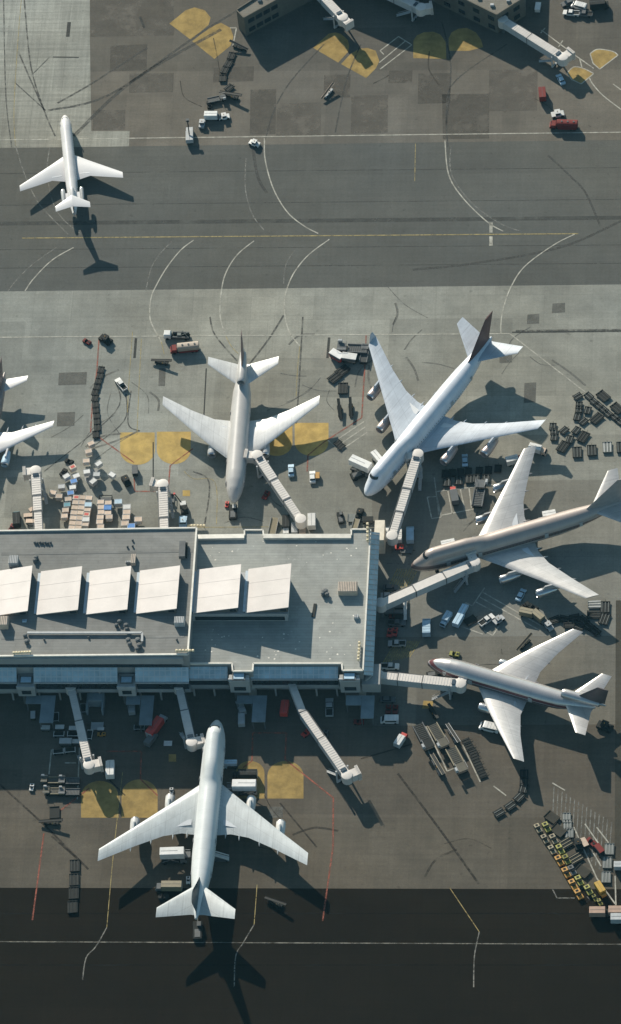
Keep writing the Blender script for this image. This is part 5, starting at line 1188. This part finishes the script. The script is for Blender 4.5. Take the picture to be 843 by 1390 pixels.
for i,(x,y) in enumerate([(633,1006),(637.5,1014),(642.5,1021.4),(644.5,1029),(648,1036.5),(651.4,1044),(655,1051.7)]): put('dolly',x,y,22,ORD[i]+' dark dolly from the top in the short row right of the loaders',DARK,DARK,.85)
for i,(x,y,a) in enumerate([(677.4,1103,30),(692.6,1093.5,35),(704.5,1082,45),(710.4,1070,75),(711,1060.5,88),(711.5,1051,90)]): put('dolly',x,y,a,ORD[i]+' dark dolly from the bottom in the curving train near the trijet\'s wingtip',DARK,STEEL if i<4 else GREY,1.05)
# yellow tug park
def yt(kind,zx,zy,c,l,c2=None,sc=.95,a=-60): put(kind,713+zx/6.485,1090+zy/6.485,a,l,c,c2,sc)
for i,(zx,zy,c,nm) in enumerate([(112,217,BEIGE,'beige'),(172,312,BEIGE,'beige'),(235,407,BEIGE,'beige'),(300,502,ORANGE,'orange'),(360,607,ORANGE,'orange'),(420,712,ORANGE,'orange'),(470,797,ORANGE,'orange')]):
    yt('tug',zx,zy,c,ORD[i]+' tug from the top, '+nm+', in the outer left row',None,1.15 if c is ORANGE else 1.0,120)
for i,(zx,zy,c,nm) in enumerate([(187,207,YELG,'yellow-green'),(250,312,BEIGE,'beige'),(307,402,YELG,'yellow-green'),(362,492,OLIVE,'olive'),(412,587,GREY,'grey'),(475,677,YELG,'yellow-green'),(555,760,YELG,'yellow-green'),(612,832,OLIVE,'olive'),(655,870,YELG,'yellow-green')]):
    yt('tug',zx,zy,c,ORD[i]+' tug from the top, '+nm+', in the second row',None,1.1 if i<7 else .75,120)
DUST=paint('dusty_brown_deck',(.05,.046,.036),.8)
yt('flatdeck',235,125,DUST,'flat brown-decked dolly at the top of the tug park',DUST,1.0,-35); yt('flatdeck',292,240,DUST,'flat brown-decked dolly second down behind the tugs',DUST,1.05,-35)
yt('pallet',350,357,DARK,'dark dolly with beige rails third down behind the tugs',BEIGE,1.0,30); yt('pallet',440,487,DARK,'dark dolly with beige rails fourth down behind the tugs',BEIGE,1.0,30)
yt('flatdeck',505,600,DUST,'flat brown-decked dolly lowest behind the tugs',DUST,1.05,-35)
yt('boxonly',660,742,ORANGE,'large orange-yellow tractor right of the tug rows',BEIGE,.75,120) if False else put('boxonly',814.8,1204,-58,'large orange-yellow truck right of the tug rows',ORANGE,paint('orange_yellow_paint',(.55,.33,.05),.5),.75)
SALM=paint('salmon_tan_roof',(.36,.235,.17),.6)
SLV=paint('silver_slats',(.34,.34,.32),.5)
for i,(zx,zy,a) in enumerate([(365,130,0),(372,190,0),(388,262,5),(740,405,-3),(722,525,-3),(712,652,-3)]):
    yt('pallet',zx,zy,STEEL,['silver slatted dolly, top one behind the brown-decked dollies','silver slatted dolly, middle one behind the brown-decked dollies','silver slatted dolly, lower one behind the brown-decked dollies','silver slatted dolly, top of the three near the right edge','silver slatted dolly, middle of the three near the right edge','silver slatted dolly, bottom of the three near the right edge'][i],SLV,.8 if i<3 else .9,90 if i<3 else 88)
yt('tugcab',465,345,DARK,'dark tug left of the pink-white box in the tug park',None,1.1,100); yt('cart',520,342,TAN,'pink-white roofed cart in the middle of the tug park',DARK,.9,-60); yt('tug',582,340,MAROON,'dark red tug right of the pink-white roofed cart',None,1.1,-40); yt('cart',652,395,MAROON,'dark cart with red roof below the dark red tug',DARK,.95,-50)
put('truck',846,1173,0,'pale truck entering at the right edge beside the silver dollies',LTGREY,LTGREY,.8); put('boxonly',812,1235,0,'truck with salmon-tan roof, left one at the lower right corner',DARK,SALM,.9); put('boxonly',838,1234,0,'truck with salmon-tan roof cut by the right edge',DARK,SALM,.9); put('boxonly',841,1244,0,'grey-white roofed truck below the salmon one at the right edge',GREY,LTGREY,.9)
put('tugcab',821,983,-20,'dark tug behind the silver trijet\'s tail',DARK,None,1.3)
# --- shaded south side
put('cart',44.7,970,90,'grey cart alone at the far left of the shaded ramp',LTGREY,DARK,.8); put('barecart',76,973,90,'open pale-framed cart right of the leftmost dock roof',LTGREY)
put('cart',61.7,987,0,'white cart, leftmost of the shaded cart rows',WHITE,DARK,.8); put('cart',81,986.4,0,'white cart, second in the shaded cart rows',WHITE,DARK,.8); put('barecart',80,996,0,'open white-framed cart below the second white cart',WHITE)
put('cart',99.7,988,0,'white cart touching the left side of the shaded jet bridge',WHITE,DARK,.8); put('barecart',98.7,996,0,'open white-framed cart left of the shaded jet bridge',WHITE); put('cart',89,1005.4,0,'grey-topped wide cart in the third shaded row',LTGREY,DARK,1.1); put('cart',104,1006,0,'white cart in the third shaded row against the bridge',WHITE,DARK,.8)
put('barecart',79,1019.6,5,'open white-framed cart, left one of the lowest row',WHITE); put('barecart',95,1017.7,5,'open white-framed cart, right one of the lowest row',WHITE); put('barecart',121.5,997,80,'open white-framed cart right of the shaded bridge',WHITE)
put('barecart',113,961,90,'open grey-framed cart near the wall right of the bridge foot',LTGREY); put('flatdeck',132,985.5,0,'grey flat-decked trailer right of the shaded bridge',LTGREY,GREY,.9); put('cart',136.7,989,0,'small white cart at the corner of the grey trailer',WHITE,DARK,.6); put('tug',137.6,996,0,'orange tug below the grey trailer',ORANGE,None,.8)
put('van',178.5,957,92,'pale van parked beside the second dock roof',LTGREY,None,1.0); put('boxonly',149,1041,88,'white box truck with tall clean roof at the shade edge',WHITE,WHITE,1.0)
for i,(x,y,a,c2) in enumerate([(69,1059,180,BEIGE),(93,1060,180,GREY),(72,1074,180,BEIGE),(93,1075,180,GREY)]): put('loader',x,y,a,['beige-topped cargo loader, upper left of four','dark cargo loader, upper right of four','beige-topped cargo loader, lower left of four','dark cargo loader, lower right of four'][i],DARK,c2,.62)
put('tug',43,1068,80,'small pale tug standing alone left of the four loaders',WHITE,None,.8); put('flatdeck',74,1103,90,'dark flat trailer below the four loaders',DARK,GREY); put('belt',69,1114,-2,'black belt loader with beacon below the four loaders',DARK,BLACK,.85)
for i,(x,y) in enumerate([(101.5,1175),(100.7,1194),(100,1212),(98.4,1231)]): put('pallet',x,y,90,ORD[i]+' dark pallet dolly from the top in the file left of the teal-finned jumbo',DARK,GREY if i<2 else DARK,.95)
put('bigtruck',212,981,54,'long truck with red box roof in the terminal\'s shade',LTGREY,RED,.95); put('boxonly',204,1001,54,'dim grey truck behind the long red-roofed one',GREY,GREY,.8); put('flatdeck',228,1009,0,'small pale trailer lying in the shade near the jet bridge',WHITE,LTGREY,.6); put('barecart',189,987,0,'open grey-framed cart at the second dock roof',LTGREY)
put('van',326.5,957,110,'grey van at the third dock roof, upper one',LTGREY); put('van',327.7,973,90,'grey van at the third dock roof, lower one',LTGREY); put('boxonly',386,958,82,'red truck parked by the kinked jet bridge in shade',RED,RED,.9); put('pickup',447,958,90,'grey-white pickup truck parked right of the kinked bridge',LTGREY,None,1.2)
put('tug',415.5,994,40,'red tug under the kinked jet bridge',RED); put('tug',441.7,996,80,'grey tug right of the kinked jet bridge',GREY); put('tug',487,979,0,'dim red tug in front of the last dock roof',MAROON)
put('catering',312,1034,180,'pale blue truck touching the right side of the teal-finned jumbo\'s nose',LBLUE,LBLUE,.55); put('bigtruck',332,1048,180,'dark box truck above the white-roofed catering truck',DARK,DARK,.8); put('catering',330,1063,180,'white-roofed catering truck at the teal-finned jumbo\'s front right',GREY,WHITE,1.0)
put('catering',234.4,1155,2,'white-roofed catering truck at the teal-finned jumbo\'s rear left',GREY,WHITE,1.0); put('bigtruck',228.3,1200,180,'beige-roofed truck left of the jumbo\'s tail',GREY,BEIGE,.85); put('stairs',299,1162,180,'pale boarding stairs at the teal-finned jumbo\'s rear right side',WHITE,None,.8)
put('tug',255.5,1194,90,'small white tug close to the jumbo\'s rear fuselage',WHITE,None,.8); put('tug',232.7,1073,90,'small pale tug ahead of the jumbo\'s left inner engine',LTGREY,None,.7); put('belt',374,1223,-24,'black belt loader alone right of the jumbo\'s tail',DARK,BLACK,.85); put('pushback',268,1262,90,'dark tow tractor behind the teal-finned jumbo\'s tail',DARK,GREY)
put('tug',222,1216,0,'dark tug below the beige-roofed truck',DARK)
# ------------------------------------------------------------------ air
hz=MB().box(-2600,2600,-2600,2600,-1,1162)
hm=bpy.data.materials.new('haze'); hm.use_nodes=True; hn=hm.node_tree.nodes; hn.remove(hn['Principled BSDF'])
pv=hn.new('ShaderNodeVolumePrincipled'); pv.inputs['Density'].default_value=HAZE_D; pv.inputs['Color'].default_value=(.28,.70,.95,1); pv.inputs['Anisotropy'].default_value=0.0
hm.node_tree.links.new(pv.outputs[0],[n for n in hn if n.type=='OUTPUT_MATERIAL'][0].inputs['Volume'])
ho=P('haze',hz,hm); ho['kind']='stuff'
# ------------------------------------------------------------------ light
w=bpy.data.worlds.new('World'); scn.world=w; w.use_nodes=True
N=w.node_tree.nodes; L=w.node_tree.links
sky=N.new('ShaderNodeTexSky'); sky.sky_type='NISHITA'; sky.sun_disc=False
sdir=Vector((-0.885,1.72,1.0)).normalized()
sky.sun_elevation=math.asin(sdir.z); sky.sun_rotation=math.atan2(sdir.x,sdir.y)
tn=N.new('ShaderNodeMix'); tn.data_type='RGBA'; tn.blend_type='MULTIPLY'; tn.inputs[0].default_value=1; L.new(sky.outputs[0],tn.inputs[6]); tn.inputs[7].default_value=(.86,1.08,1.02,1)
L.new(tn.outputs[2],N['Background'].inputs['Color']); N['Background'].inputs['Strength'].default_value=.075
sl=bpy.data.lights.new('sun','SUN'); sl.energy=4.6; sl.angle=R(.5); sl.color=(1,.925,.80)
so=bpy.data.objects.new('sun',sl); COL.objects.link(so); so.rotation_euler=(-sdir).to_track_quat('-Z','Y').to_euler(); so.location=(0,0,300)
scn.view_settings.view_transform='Standard'; scn.view_settings.look='None'; scn.view_settings.exposure=0.45; scn.view_settings.gamma=1
scn.cycles.max_bounces=6
scn.cycles.volume_bounces=0
scn.cycles.transparent_max_bounces=12
